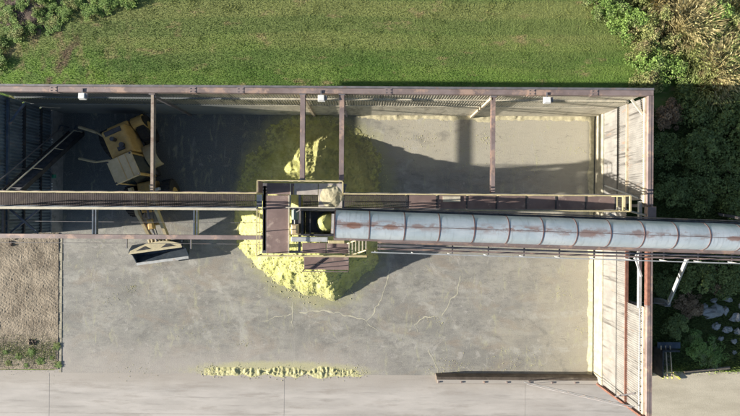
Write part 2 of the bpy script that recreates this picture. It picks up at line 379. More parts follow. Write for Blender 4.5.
# pale cracks and drag marks on the slab
def ribbon(b, pts, w, z):
    P = [Vector(at(*p)) for p in pts]; Q = []
    for a, c_ in zip(P, P[1:]):
        n = max(2, int((c_-a).length/.12))
        for i in range(n): Q.append(a.lerp(c_, i/n))
    Q.append(P[-1])
    Q = [q + Vector((fb(q.x*2, q.y*2, 3, 3)*.14, fb(q.x*2, q.y*2, 9, 3)*.14, 0)) for q in Q]
    vs = []; fs = []
    for i, q in enumerate(Q):
        d = (Q[min(i+1, len(Q)-1)]-Q[max(i-1, 0)]).normalized(); nrm = Vector((-d.y, d.x, 0))
        ww = w*.95*(.35+1.3*abs(fb(q.x*5, q.y*5, 1, 2)))*(.3 if i in (0, len(Q)-1) else 1)
        vs += [(q.x+nrm.x*ww, q.y+nrm.y*ww, z), (q.x-nrm.x*ww, q.y-nrm.y*ww, z)]
        if i: fs.append((2*i-2, 2*i-1, 2*i+1, 2*i))
    b.add(vs, fs)
b = MB(); z = .004
ribbon(b, [(300,313),(322,311),(338,313),(352,317),(366,322)], .045, z)
ribbon(b, [(366,322.5),(374,311),(382,297),(388,280),(390,262)], .04, z)
ribbon(b, [(293,332),(292,318),(294,302)], .03, z)
ribbon(b, [(366,323),(374,328),(380,333)], .025, z)
ribbon(b, [(441,376),(434,362),(428,348)], .03, z)
ribbon(b, [(418,332),(414,325),(420,318),(438,316)], .03, z)
ribbon(b, [(440,317),(449,305),(458,290),(461,276)], .04, z)
ribbon(b, [(260,322),(277,316),(292,315)], .02, z)
tag(b.build('floor_cracks', M['crack']), kind='structure')

# ------------------------------------------------------------------ walls
def corr(p, q, z0, z1, nrm, pitch=.105, amp=.028):
    """one corrugated sheet from p to q (xy), vertical ribs"""
    b = MB(); L = math.dist(p, q); n = int(L/pitch)*4
    dx, dy = (q[0]-p[0])/L, (q[1]-p[1])/L
    for side in (0, 1): pass
    vs = []; fs = []; th = .012
    for i in range(n+1):
        s_ = L*i/n; a = amp*math.sin(2*math.pi*i/4) if True else 0
        a = amp*(1 if (i % 4) in (0, 1) else -1)
        for zz, t_ in ((z0, 0), (z1, 0), (z0, th), (z1, th)):
            vs.append((p[0]+dx*s_+nrm[0]*(a-t_), p[1]+dy*s_+nrm[1]*(a-t_), zz))
    for i in range(n):
        k = 4*i; m = 4*(i+1)
        fs += [(k, m, m+1, k+1), (k+2, k+3, m+3, m+2), (k+1, m+1, m+3, k+3), (k, k+2, m+2, m)]
    b.add(vs, fs); return b

# back wall ----------------------------------------------------------
bw = thing('bunker_wall', 'long back wall of the bunker along the mown lawn, corrugated sheets on a concrete footing', 'wall', (-2.2, 5.4, 0))
YB = 5.22
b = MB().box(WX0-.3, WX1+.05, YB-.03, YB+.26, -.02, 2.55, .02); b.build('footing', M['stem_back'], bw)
segs = [(-17.4, -10.3), (-10.3, -3.1), (-3.1, -1.35), (-1.35, 5.65), (5.65, 12.6)]
for i, (x0, x1) in enumerate(segs):
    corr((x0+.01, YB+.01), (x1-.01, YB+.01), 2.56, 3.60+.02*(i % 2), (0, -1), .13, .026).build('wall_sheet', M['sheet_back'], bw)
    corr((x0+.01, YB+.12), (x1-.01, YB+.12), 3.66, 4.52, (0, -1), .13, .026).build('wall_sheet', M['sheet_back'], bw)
MB().box(WX0-.2, WX1-.0, YB+.045, YB+.15, 3.55, 3.625).build('girt', M['stem_back'], bw)
MB().box(WX0-.2, WX1-.0, YB+.16, YB+.25, 4.42, 4.50).build('girt', M['stem_back'], bw)
MB().box(-17.7, 13.02, 5.26, 5.50, 4.72, 5.0, .01).build('top_beam', M['beam'], bw)
MB().box(-17.7, 13.02, 5.505, 5.60, 4.74, 5.03).build('edge_trim', M['beam_grey'], bw)
for x in (-14.0, -10.3, -6.7, -3.1, -1.35, 2.2, 5.65, 9.1):
    MB().ibeam((x, 5.43, 2.4), (x, 5.431, 2.4), .01, .01) if False else MB().box(x-.07, x+.07, 5.49, 5.60, 0, 4.72).build('post', M['beam_grey'], bw)
for px, m_ in ((153.5, 'beam_grey'), (303, 'tan_steel'), (342, 'beam_grey'), (492, 'tan_steel')):
    x = at(px, 95, 4.8)[0]
    MB().box(x-.06, x+.06, 5.07, 5.18, 0, 4.72).build('column', M[m_], bw)
for x in (-14.6, -8.2, -6.0, .8, 7.4, 10.3):
    MB().box(x-.16, x+.16, 5.245, 5.515, 4.70, 5.012).build('splice_plate', M['beam'], bw)
    for dx in (-.1, .1):
        for y in (5.30, 5.44): MB().tube((x+dx, y, 5.012), (x+dx, y, 5.03), .02, 6).build('bolt', M['beam_grey'], bw)

# right wall ---------------------------------------------------------
rw = thing('bunker_wall', 'bright sunlit side wall of pale corrugated sheets at the east end of the bunker, the rusty-ended one', 'wall', (12.8, -2, 0))
XR = 12.55
MB().box(XR+.0, XR+.30, -9.5, 5.18, -.02, 1.0, .02).build('footing', M['stem'], rw)
corr((XR+.08, 5.19), (XR+.08, -9.45), 1.0, 2.55, (-1, 0), .21, .006).build('wall_sheet', M['sheet'], rw)
corr((XR+.05, 5.19), (XR+.05, -9.45), 2.58, 3.42, (-1, 0), .105, .011).build('wall_sheet', M['sheet'], rw)
corr((XR+.12, 5.19), (XR+.12, .45), 3.46, 4.72, (-1, 0), .105, .016).build('wall_sheet', M['sheet'], rw)
corr((XR+.12, -4.55), (XR+.12, -9.45), 3.46, 4.72, (-1, 0), .105, .016).build('wall_sheet', M['sheet'], rw)
MB().box(XR+.01, XR+.16, .3, 5.18, 3.40, 3.455).build('girt', M['tan_steel'], rw)
MB().box(XR+.01, XR+.16, -9.45, -2.0, 3.40, 3.455).build('girt', M['rust'], rw)
MB().box(XR-.0, XR+.03, -9.4, 5.1, 2.552, 2.578).build('girt', M['dark_steel'], rw)
MB().box(12.77, 12.93, -9.5, -4.4, 4.76, 5.0, .01).build('top_beam', M['beam'], rw)
MB().box(12.685, 12.765, -9.48, -4.5, 4.70, 4.86).build('eave_strip', M['tan_steel'], rw)
MB().box(12.685, 12.765, .3, 5.2, 4.70, 4.86).build('eave_strip', M['tan_steel'], rw)
MB().box(12.77, 12.93, -4.395, -1.6, 4.76, 5.0, .01).build('top_beam', M['rust'], rw)['label'] = 'rusty top beam length'
MB().box(12.77, 12.93, .2, 5.25, 4.76, 5.0, .01).build('top_beam', M['beam'], rw)
MB().box(12.935, 13.03, -9.5, 5.25, 4.74, 4.99).build('edge_trim', M['beam'], rw)
MB().bar((12.63, .4, 4.6), (12.63, -4.6, 4.6), .14, .14).bar((12.645, -4.61, 4.6), (12.645, -9.4, 4.6), .03, .05).build('eave_rail', M['white_steel'], rw)
MB().bar((12.63, -1.7, 4.75), (12.3, -2.3, 4.75), .07, .07).bar((12.3, -2.15, 4.8), (12.66, -3.1, 4.7), .08, .08).build('knee_brace', M['white_steel'], rw)
b = MB()
for i in range(13): y = -4.8-.38*i; b.tube((12.70, y, 4.72), (12.64, y, 4.72), .03, 6)
b.build('bolt', M['dark_steel'], rw)
for y in (3.6, 1.8, .2, -4.6, -7.0):
    MB().box(12.88, 13.0, y-.07, y+.07, 0, 4.74).build('post', M['beam_grey'], rw)
b = MB(); b.bar((12.50, -9.56, .0), (12.62, -9.56, 4.95), .12, .10).bar((12.72, -9.56, .9), (12.82, -9.56, 4.95), .05, .06)
b.build('end_post', M['rust'], rw)
MB().bar((12.32, -9.35, 3.0), (12.62, -8.7, 4.3), .05, .05).build('knee_brace', M['beam_grey'], rw)
MB().box(12.72, 13.12, -.5, .15, 4.80, 5.10, .01).build('splice_plate', M['beam'], rw)
MB().bar((12.15, 5.15, 4.7), (12.68, 4.45, 4.7), .10, .08).build('corner_brace', M['rail_pale'], rw)
MB().bar((12.2, 1.25, 2.0), (12.66, .55, 4.4), .05, .06).build('brace', M['white_steel'], rw)

# left wall ----------------------------------------------------------
lw = thing('bunker_wall', 'shaded blue-grey corrugated side wall at the west end of the bunker, behind the steep stair', 'wall', (-17.4, 2, 0))
MB().box(-17.5, -17.2, -1.45, 5.18, -.02, 1.0, .02).build('footing', M['stem_dark'], lw)
for z0, z1, off in ((1.0, 1.75, .0), (1.85, 3.0, .03), (3.1, 4.7, .06)):
    corr((-17.27-off, -1.42), (-17.27-off, 5.19), z0, z1, (1, 0), .16, .025).build('wall_sheet', M['sheet_left'], lw)
for z in (1.80, 3.05):
    MB().box(-17.42, -17.22, -1.4, 5.1, z-.05, z+.05).build('girt', M['dark_steel'], lw)
MB().box(-17.72, -17.36, -1.46, 5.25, 4.72, 5.0, .01).build('top_beam', M['beam_grey'], lw)
MB().box(-17.24, -17.13, -1.4, 5.1, 4.25, 4.36).build('eave_rail', M['blue_steel'], lw)
MB().bar((-17.1, 3.9, 4.3), (-16.4, 4.85, 4.3), .09, .09).build('knee_brace', M['blue_steel'], lw)
b = MB()
for y in (3.6, 3.45, 2.75, 2.6, 1.2, 1.05, .9, .4, .3): b.box(-17.21, -17.17, y-.03, y+.03, .96, 1.03)
b.build('bolt', M['white'], lw)
for y in (-1.35, 1.0, 3.2): MB().box(-17.62, -17.5, y-.07, y+.07, 0, 4.7).build('post', M['beam_grey'], lw)
MB().box(-17.15, -17.0, 1.5, 1.7, .9, 1.1, .03).build('lamp_box', M['green_paint'], lw)['label'] = 'small green box'

# ------------------------------------------------------------------ cross beams
def cross_beam(px, ytop, ybot, z, w, h, m, label):
    x0, y0, _ = at(px, ytop, z); x1, y1, _ = at(px, ybot, z); 
    t_ = thing('cross_beam', label, 'beam', (x0, y1, z-h), 'cross beams from the back wall to the walkway')
    MB().ibeam((x0, 5.252, z), (x0, y1, z), w, h).build('girder', m, t_)
    MB().box(x0-.14, x0+.14, 5.2, 5.252, z-.16, z+.2).build('end_plate', M['beam_grey'], t_)
    b = MB(); b.box(x0-w/2-.03, x0+w/2+.03, y1-.02, y1+.04, z-h/2-.02, z+h/2+.02); b.build('end_plate', M['beam_grey'], t_)
cross_beam(153.5, 93, 194, 4.62, .13, .24, M['beam_tan'], 'pale thin cross beam passing over the yellow loader')
cross_beam(303, 93, 180, 4.78, .22, .26, M['beam'], 'dark cross beam that ends at the top left of the hopper platform above the lit powder')
cross_beam(342, 93, 194, 4.78, .22, .26, M['beam'], 'dark cross beam ending at the platform corner beside the dusty panel')
cross_beam(493, 93, 194, 4.60, .18, .24, M['beam'], 'thin cross beam over the sunlit back part of the floor')

# ------------------------------------------------------------------ floodlights on the back wall
def flood(px, py, label):
    x, y, z = at(px, py, 5.05)
    t_ = thing('floodlight', label, 'floodlight', (x, y, 5.0), 'floodlights on the back wall beam')
    b = MB(); 
    for (a, c_) in ((0, 0),): b.add([(x-.15,y-.16,4.98),(x+.19,y-.16,4.98),(x+.16,y+.14,4.98),(x-.15,y+.14,4.98),(x-.12,y-.12,5.16),(x+.14,y-.12,5.16),(x+.13,y+.13,5.12),(x-.13,y+.13,5.12)], [(3,2,1,0),(4,5,6,7),(0,1,5,4),(1,2,6,5),(2,3,7,6),(3,0,4,7)])
    b.build('lamp_housing', M['white'], t_)
    MB().box(x+.19, x+.27, y-.10, y+.12, 4.99, 5.1, .01).build('cooling_fins', M['beam_grey'], t_)
    MB().bar((x, y+.1, 5.02), (x, y+.36, 5.03), .06, .04).build('bracket', M['beam_grey'], t_)
flood(82, 96, 'white floodlight on the back wall above the machine, left of the first cross beam')
flood(321, 98, 'white floodlight between the two dark cross beams')
flood(547, 100, 'white floodlight on the back wall nearest the bright east wall')

# ------------------------------------------------------------------ walkways
def railing(b, pts, z0, z1, sp=1.5, r=.025, mid=True, post=True):
    for a, c_ in zip(pts, pts[1:]):
        a3 = Vector((a[0], a[1], z1)); c3 = Vector((c_[0], c_[1], z1)); L = (c3-a3).length
        b.bar(a3, c3, r*2, r*2)
        if mid: b.bar(a3-Vector((0,0,.5)), c3-Vector((0,0,.5)), r*1.6, r*1.6)
        n = max(1, round(L/sp))
        for i in range(n+1):
            p = a3.lerp(c3, i/n)
            if post: b.bar((p.x, p.y, z0), (p.x, p.y, z1-r-.001), r*1.7, r*1.7)
def grating(b, x0, x1, y0, y1, z, pitch=.05, w=.022):
    n = int((x1-x0)/pitch)
    for i in range(n): x = x0+pitch*(i+.3); b.box(x, x+w, y0, y1, z-.035, z)
    for y in (y0, (y0+y1)/2-.02, y1-.04): b.box(x0, x1, y, y+.04, z-.05, z-.036)
ZD = 5.0
wl = thing('walkway', 'grated steel walkway with pale rails running west from the hopper platform over the machine', 'walkway', (-11, .3, ZD))
b = MB(); grating(b, -17.2, -5.25, .02, .60, ZD-.02); b.build('deck', M['grate'], wl)
MB().ibeam((-17.3, .66, ZD-.12), (-5.2, .66, ZD-.12), .08, .2, .02).build('stringer', M['beam'], wl)
MB().ibeam((-17.3, -.04, ZD-.12), (-5.2, -.04, ZD-.12), .12, .22, .02).build('stringer', M['blue_steel'], wl)
b = MB(); railing(b, [(-17.3, .62), (-5.0, .62)], ZD, ZD+1.0, 1.5, .024); b.build('handrail', M['rail'], wl)
b = MB(); railing(b, [(-17.3, -.06), (-5.0, -.06)], ZD, ZD+1.0, 1.5, .028); b.build('handrail', M['rail_pale'], wl)
b = MB(); b.box(-17.3, -5.1, -.15, -.09, ZD, ZD+.10); b.build('toe_board', M['rail_pale'], wl)

wr = thing('walkway', 'long brown walkway with yellow end rail running east from the platform beside the blue conveyor', 'walkway', (5, .3, ZD))
b = MB(); grating(b, -1.2, 1.7, .0, .60, ZD-.02); b.build('deck_grating', M['grate'], wr)
b = MB(); x = 1.7
for i in range(7): b.box(x+.01, x+1.36, .0, .60, ZD-.05, ZD-.02-.003*(i % 2)); x += 1.37
b.build('deck', M['deck'], wr)
for i in range(8): x = 1.7+1.37*i; MB().box(x-.035, x+.035, .0, .60, ZD-.018, ZD+.0).build('deck_joint', M['dark_steel'], wr)
for y in (.66, -.06): MB().ibeam((-1.2, y, ZD-.14), (11.75, y, ZD-.14), .10, .24, .02).build('stringer', M['beam_grey'], wr)
b = MB(); railing(b, [(-1.15, .62), (11.45, .62)], ZD, ZD+1.0, 1.45, .024); b.build('handrail', M['rail'], wr)
b = MB(); railing(b, [(-1.15, -.07), (11.45, -.07)], ZD, ZD+1.0, 1.45, .024); b.build('handrail', M['rail'], wr)
b = MB(); railing(b, [(11.45, .62), (11.45, -.07)], ZD, ZD+1.0, .7, .035); railing(b, [(11.12, .60), (11.12, -.05)], ZD, ZD+1.0, .7, .02); b.build('end_rail', M['rail'], wr)
MB().box(3.35, 4.15, .30, .56, ZD-.015, ZD+.03).build('cover_plate', M['rail_pale'], wr)
MB().bar((11.75, -.0, ZD-.1), (12.7, -.25, ZD-.05), .08, .1).build('bracket', M['rail_pale'], wr)
for px in (500, 610): 
    x = at(px, 214, 5)[0]; MB().bar((x, -.2, ZD-.1), (x+.5, -.45, ZD-.1), .12, .12).build('bracket', M['white_steel'], wr)

# lower tie beam left
lb = thing('tie_beam', 'long purple-grey tie beam parallel to the west walkway, crossing above the bucket', 'beam', (-11, -1.4, 4.7))
MB().ibeam((-17.6, -1.40, 4.82), (-5.0, -1.40, 4.82), .20, .26, .03).build('girder', M['beam'], lb)
for px in (95, 196): 
    x = at(px, 220, 4.85)[0]; 
    MB().box(x-.10, x-.03, -1.29, -.12, 4.75, 4.93).build('strut', M['blue_steel'], lb)
    MB().box(x+.03, x+.10, -1.29, -.12, 4.75, 4.93).build('strut', M['blue_steel'], lb)
for px in (127, 191): 
    x = at(px, 240, 4.8)[0]; MB().bar((x, -1.51, 4.8), (x, -1.95, 4.8), .05, .06).build('stub', M['beam_grey'], lb)
b = MB(); b.bar((-16.95, -.15, 4.48), (-15.6, -1.28, 4.48), .09, .06).bar((-16.95, -1.28, 4.41), (-15.6, -.15, 4.41), .09, .06); b.build('cross_brace', M['blue_steel'], lb)
MB().bar((-17.0, -1.28, 4.8), (-17.0, -.15, 4.8), .1, .1).build('strut', M['dark_steel'], lb)
for i, (y, z) in enumerate(((-.72, 4.5), (-1.72, 4.5))):
    b = MB(); b.tube((-17.6, y, z), (-5.0, y-.02, z), .012, 6)
    tag(b.build('cable', M['beam_grey']), ['thin cable strung between the west walkway and the tie beam', 'thin cable just outside the tie beam over the bucket'][i], 'cable')

# ------------------------------------------------------------------ steep stair down the west wall
st = thing('access_stair', 'steep dark steel stair down from the west walkway to the floor, by the blue-grey wall', 'stair', (-16.6, 2.4, 0))
top = Vector((-16.5, .66, 4.95)); bot = Vector((-16.45, 4.1, 0.0))
for sx in (-.42, .42):
    MB().bar(top+Vector((sx,0,0)), bot+Vector((sx,0,0)), .05, .22).build('stringer', M['dark_steel'], st)
    b = MB(); b.bar(top+Vector((sx,0,.95)), bot+Vector((sx,0,.95)), .045, .045)
    for q in (0.0, .33, .66, 1): p = top.lerp(bot, q)+Vector((sx,0,0)); b.bar(p, p+Vector((0,0,.93)), .035, .035)
    b.build('handrail', M['rail_pale'] if sx > 0 else M['beam_grey'], st)
b = MB()
for i in range(20):
    p = top.lerp(bot, (i+.5)/20); b.box(p.x-.39, p.x+.39, p.y-.10, p.y+.10, p.z-.02, p.z+.02)
b.build('tread', M['dark_steel'], st)
p = bot; MB().path([(p.x-.42, p.y+.05, .95), (p.x-.42, p.y+.3, .8), (p.x-.42, p.y+.3, .05)], .03).build('newel', M['blue_steel'], st); MB().path([(p.x+.42, p.y+.05, .95), (p.x+.42, p.y+.3, .8), (p.x+.42, p.y+.3, .05)], .03).build('newel', M['blue_steel'], st)

# ------------------------------------------------------------------ hopper platform
pf = thing('hopper_platform', 'brown railed steel platform round the hopper over the powder pile', 'platform', (-3.2, -.4, 0))
ch = .008
MB().box(-4.75, -3.72, -2.12, -.06, ZD-.05, ZD, ch).build('deck_panel', M['deck'], pf)
MB().box(-4.75, -3.72, -.03, .56, ZD-.05, ZD-.01, ch).build('deck_panel', M['deck'], pf)
MB().box(-4.95, -4.76, -2.12, 1.12, ZD-.30, ZD-.06).build('gap_shadow', M['dark_steel'], pf)  # dark strip standing in for the shadowed gap beside the deck
MB().box(-4.75, -3.53, .59, 1.12, ZD-.05, ZD, ch).build('deck_panel', M['deck'], pf)
MB().box(-3.50, -2.40, .59, 1.12, ZD-.05, ZD-.01, ch).build('deck_panel', M['deck_grey'], pf)
MB().box(-2.37, -1.28, -.02, 1.12, ZD-.05, ZD, ch).build('deck_panel', M['deck_grey'], pf)
b = MB(); grating(b, -3.1, -2.4, .0, .56, ZD-.02); b.build('deck_grating', M['grate'], pf)
MB().box(-5.22, -4.97, .0, .58, ZD-.05, ZD-.02).build('toe_plate', M['blue_steel'], pf)
MB().box(-3.1, -2.02, -2.10, -1.62, ZD-.05, ZD, ch).build('deck_panel', M['deck'], pf)
MB().box(-1.98, -.95, -2.10, -1.62, ZD-.05, ZD-.004, ch).build('deck_panel', M['deck'], pf)
MB().box(-3.15, -1.0, -2.98, -2.36, 3.95, 4.0, ch).build('landing', M['deck'], pf)
b = MB(); b.bar((-3.1, -2.78, 4.05), (-1.0, -2.5, 4.05), .04, .05); b.bar((-2.9, -2.95, 4.05), (-2.2, -2.42, 4.05), .04, .05); b.build('brace', M['dark_steel'], pf)
MB().path([(-3.12, -2.95, 4.0), (-3.12, -2.95, 4.9), (-1.0, -2.95, 4.9), (-1.0, -2.95, 4.0)], .02).build('landing_rail', M['beam'], pf)
b = MB(); railing(b, [(-4.97, 1.18), (-1.22, 1.18), (-1.22, .66)], ZD, ZD+1.0, 1.0, .022); b.build('handrail', M['rail'], pf)
b = MB(); railing(b, [(-4.97, 1.18), (-4.97, .66)], ZD, ZD+1.0, 1.0, .022); railing(b, [(-4.97, -.1), (-4.97, -2.15), (-.12, -2.15)], ZD, ZD+1.0, 1.0, .022); b.build('handrail', M['rail'], pf)
MB().box(-4.955, -4.935, .66, 1.15, ZD, ZD+.9).build('side_panel', M['deck'], pf)
b = MB(); b.bar((-3.72, .56, ZD+.03), (-3.72, -2.1, ZD+.03), .05, .12); b.bar((-3.72, -.0, ZD+.9), (-1.25, -.0, ZD+.9), .045, .045); b.build('toe_board', M['rail_pale'], pf)
MB().bar((-3.66, .0, ZD+.02), (-3.66, 1.1, ZD+.02), .04, .1).build('toe_board', M['rail_pale'], pf)
for x, y in ((-4.9, 1.05), (-1.35, 1.05), (-4.9, -2.05), (-1.2, -2.05)):
    b = MB(); b.ibeam((x, y, 0), (x, y+.0001, 0), .01, .01) if False else b.box(x-.09, x+.09, y-.09, y+.09, 0, ZD-.32); b.build('leg', M['beam_grey'], pf)
for y in (1.05, -.05, -2.05): MB().ibeam((-4.97, y, ZD-.18), (-1.1, y, ZD-.18), .1, .24, .02).build('floor_beam', M['beam_grey'], pf)
for x in (-4.86, -3.25, -1.22): MB().box(x-.05, x+.05, -1.98, .98, ZD-.28, ZD-.06).build('floor_beam', M['beam_grey'], pf)
# drive-through hopper box
b = MB(); b.box(-3.12, -3.02, -1.28, -.05, 4.6, 5.3).box(-3.01, -1.55, -.15, -.05, 4.6, 5.3).box(-3.01, -1.55, -1.30, -1.20, 4.6, 5.3); b.build('hopper_wall', M['dark_steel'], pf)
b = MB(); b.bar((-2.72, -.16, 5.2), (-2.72, -1.19, 5.2), .05, .08); b.build('hopper_bar', M['dark_steel'], pf)
b = MB(); b.box(-3.01, -1.62, -1.19, -.16, 4.58, 4.66); b.build('hopper_tray', M['dark_steel'], pf)
MB().box(-3.55, -1.9, -1.55, -1.33, 5.05, 5.35, .02).build('chute', M['white_steel'], pf)
MB().box(-1.88, -1.15, -1.62, -1.48, 5.3, 5.38, .01).build('guard', M['rail'], pf)
# short stair to the conveyor walkway
for y0 in (-1.42, -2.02):
    MB().bar((-1.0, y0-.2, 5.05), (-.12, y0+.18, 6.0), .05, .14).build('stair_stringer', M['rail'], pf)
b = MB()
for i in range(6):
    q = i/5; x = -.95+.78*q; y = -.17+.34*q; b.box(x-.025, x+.025, -1.98+y, -1.44+y, 5.12+.8*q, 5.15+.8*q)
b.build('stair_tread', M['rail_pale'], pf)
MB().bar((-.2, -2.12, 5.02), (-.2, -1.3, 5.02), .05, .06).build('brace', M['dark_steel'], pf)

# drive on the platform
dr = thing('drive_motor', 'grey-green electric motor with tan gearbox on the platform beside the hopper', 'motor', (-3.42, -.6, ZD+.05))
MB().tube((-3.38, -.12, 5.35), (-3.38, -.55, 5.35), .17, 14).build('motor_body', M['motor_green'], dr)
MB().tube((-3.38, -.07, 5.35), (-3.38, -.118, 5.35), .14, 14).build('fan_cowl', M['dark_steel'], dr)
MB().box(-3.56, -3.22, -1.22, -.76, 5.02, 5.48, .06).build('gearbox', M['tan_gear'], dr)
MB().tube((-3.38, -.56, 5.35), (-3.38, -.75, 5.35), .06, 10).build('coupling', M['dark_steel'], dr)
MB().box(-3.60, -3.18, -1.26, -.04, 5.0, 5.018).build('base_plate', M['beam_grey'], dr)
b = MB(); b.path([(-3.3, -.2, 5.55), (-3.1, -.1, 5.7), (-2.6, -.1, 5.68), (-1.7, -.02, 5.7)], .03)
tag(b.build('cable', M['dark_steel']), 'black cable looping from the motor along the edge of the hopper', 'cable')

# heap in hopper
def heap(name, cx, cy, z0, rx, ry, h, step, m, seed, amp=.08):
    def fn(x, y):
        d = math.hypot((x-cx)/rx, (y-cy)/ry); d *= 1+.14*fb(x*1.8+seed, y*1.8, seed, 2)
        v = h*max(0, 1-d**1.5)
        return z0 - .02 + v + (amp*fb(x*6, y*6, seed, 4) if v > 0 else 0)*min(1, v/h*4)
    return height_grid(name, m, cx-rx*1.25, cx+rx*1.25, cy-ry*1.25, cy+ry*1.25, step, fn, keep=z0-.019)
tag(heap('powder_heap', -2.05, -.70, 4.66, .46, .48, 1.45, .025, M['powder'], 3.0, .09), 'small lumpy heap of pale yellow powder inside the dark hopper', 'powder heap')
tag(heap('powder_heap', -1.78, .52, 5.0, .58, .62, .12, .03, M['dust'], 8.0, .02), 'thin spill of cream powder on the platform corner panel', 'powder heap')

# ------------------------------------------------------------------ powder pile
PX, PY, PH = -3.05, .10, 4.5
def pile_h(x, y):
    dx, dy = x-PX, y-PY
    rx = 4.35 if dx < 0 else 4.15
    ry = 5.3 if dy > 0 else 4.95
    a = math.atan2(dy/ry, dx/rx)
    d = math.hypot(dx/rx, dy/ry)
    d *= 1 + .04*math.sin(3*a+1.0) + .10*fb(math.cos(a)*1.6, math.sin(a)*1.6, 4, 4)
    d += .014*fb(x*2.6, y*2.6, 21, 4)
    bk_ = max(0, min(1, dy/1.6))
    v = PH*((1-min(d, 1.0))**(1.05+.75*bk_)) - max(0, d-1)*2
    if d < .1: v = min(v, PH*.93)
    if v > -.3:
        k = min(1, max(0, (v+.3)/.9))
        side = .5 + .5*max(0, min(1, (-dy+1.5)/2.5))          # the fallen front face is the lumpiest
        cl = max(0, fb(x*1.1, y*1.1, 11, 2)+.15)
        v += k*(.13*fb(x*.8, y*.8, 1, 3) + .10*side*cl*fb(x*4.5, y*4.5, 6, 4, .7) + .045*fb(x*9, y*9, 2, 3, .85) - .05*side*abs(nz(Vector((x*2, y*.7, 4)))))
    if v < 0: v = -.02
    return v
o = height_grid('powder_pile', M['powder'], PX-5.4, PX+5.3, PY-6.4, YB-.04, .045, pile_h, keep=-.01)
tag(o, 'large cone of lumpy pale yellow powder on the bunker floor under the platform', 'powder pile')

# clods
ICO = [(0,0,1),(.9,0,.3),(.28,.85,.35),(-.72,.53,.3),(-.72,-.53,.35),(.28,-.85,.3),(0,0,-.4)]
IF_ = [(0,1,2),(0,2,3),(0,3,4),(0,4,5),(0,5,1),(6,2,1),(6,3,2),(6,4,3),(6,5,4),(6,1,5)]
def clod(b, x, y, z, r):
    a = random.random()*6.28; c_, s_ = math.cos(a), math.sin(a)
    vs = []
    for (u, v, w) in ICO:
        j = .7+.6*random.random(); u *= r*j; v *= r*j; w *= r*j*.9
        vs.append((x+u*c_-v*s_, y+u*s_+v*c_, z+w))
    b.add(vs, IF_)
b = MB()
for i in range(1500):
    a = random.uniform(0, 2*math.pi); dd = 1.0 + abs(random.gauss(0, .07)) - .05
    x = PX+4.05*dd*math.cos(a); y = PY+5.05*dd*math.sin(a)
    if y > 5.1 or x > WX1: continue
    clod(b, x, y, max(0, pile_h(x, y)), random.choice((.01, .014, .02, .035)))
for i in range(900):        # small lumps on the front face
    a = random.uniform(math.radians(150), math.radians(330)); dd = random.uniform(.35, 1.0)
    x = PX+4.05*dd*math.cos(a); y = PY+5.05*dd*math.sin(a)
    clod(b, x, y, max(0, pile_h(x, y)), random.choice((.02, .03, .035, .06)))
tag(b.build('powder_crumbs', M['powder_pale']), 'crumbs of yellow powder round the foot of the pile', 'powder', kind='stuff')
b = MB()
spots = [((133,287),5,50),((243,343),9,60),((128,290),8,40),((440,320),14,80),((560,295),16,60),((530,170),18,120),((485,140),14,110),((470,165),10,50),((575,150),10,60),((520,360),30,160),((585,330),8,70),((420,140),20,90),((470,120),60,160),((130,372),22,60),((110,300),12,50),((200,330),20,60),((450,368),22,140)]
for (pp, rr, n) in spots:
    for i in range(n):
        x, y, _ = at(pp[0]+random.gauss(0, rr*.6), pp[1]+random.gauss(0, rr*.22))
        if y < 5.1: clod(b, x, y, .0, random.choice((.006, .009, .013, .022)))
tag(b.build('powder_crumbs', M['powder_pale']), 'thinly scattered yellow crumbs over the open slab', 'powder', kind='stuff')
# windrow at the open side
wx0, wy0, _ = at(196, 371); wx1, wy1, _ = at(367, 373)
def wind_h(x, y):
    q = (x-wx0)/(wx1-wx0); yc = wy0+(wy1-wy0)*q + .05*fb(x*.7, 3); w = .25+.16*fb(x*1.3, 7)
    ends = min(1, max(0, q*5), max(0, (1-q)*5))
    v = max(.02, .05+.07*fb(x*2.6, 1.0))*ends*max(0, 1-((y-yc)/w)**2)
    return -.01 + v*(1+.8*fb(x*7, y*7, 3, 4)) if v > 0 else -.012
ro = thing('powder_windrow', 'low scraped ridge of yellow powder along the open edge of the slab', 'powder ridge', ((wx0+wx1)/2, wy0, 0))
height_grid('ridge', M['powder_pale'], wx0-.1, wx1+.1, wy0-.5, wy0+.5, .04, wind_h, parent=ro, keep=-.009)
b = MB()
for i in range(2300):
    q = random.random(); x = wx0+(wx1-wx0)*q; y = wy0+(wy1-wy0)*q+random.gauss(.0, .19)+.1*nz(Vector((x*.9, 3, 3)))
    if nz(Vector((x*1.1, 8, 1))) < random.uniform(-.5, .3): continue
    clod(b, x, y, max(0, wind_h(x, y)-.005), random.choice((.006, .009, .012, .016, .026)))
tag(b.build('clods', M['powder_pale'], ro), kind='stuff')
# cream drift at the foot of the walls
def drift(x, y):
    a = max(0, 1-(XR-x)/(.34+.14*fb(y*.8, 2)))
    c_ = max(0, 1-(YB-y)/(.30+.2*fb(x*.7, 5))) * (1 if x > -1 else 0)*min(1, max(0, (x+1)/1))
    v = .11*a + .07*c_*(1+.6*fb(x*3, y*3, 3))
    return -.01 + v + (.02*fb(x*6, y*6, 1, 3) if v > .01 else 0)
o = height_grid('dust_drift', M['dust'], -1.2, XR-.003, -9.35, YB-.003, .08, drift, keep=-.004)
tag(o, 'cream coloured dust drifted against the foot of the east and back walls', 'dust', kind='stuff')

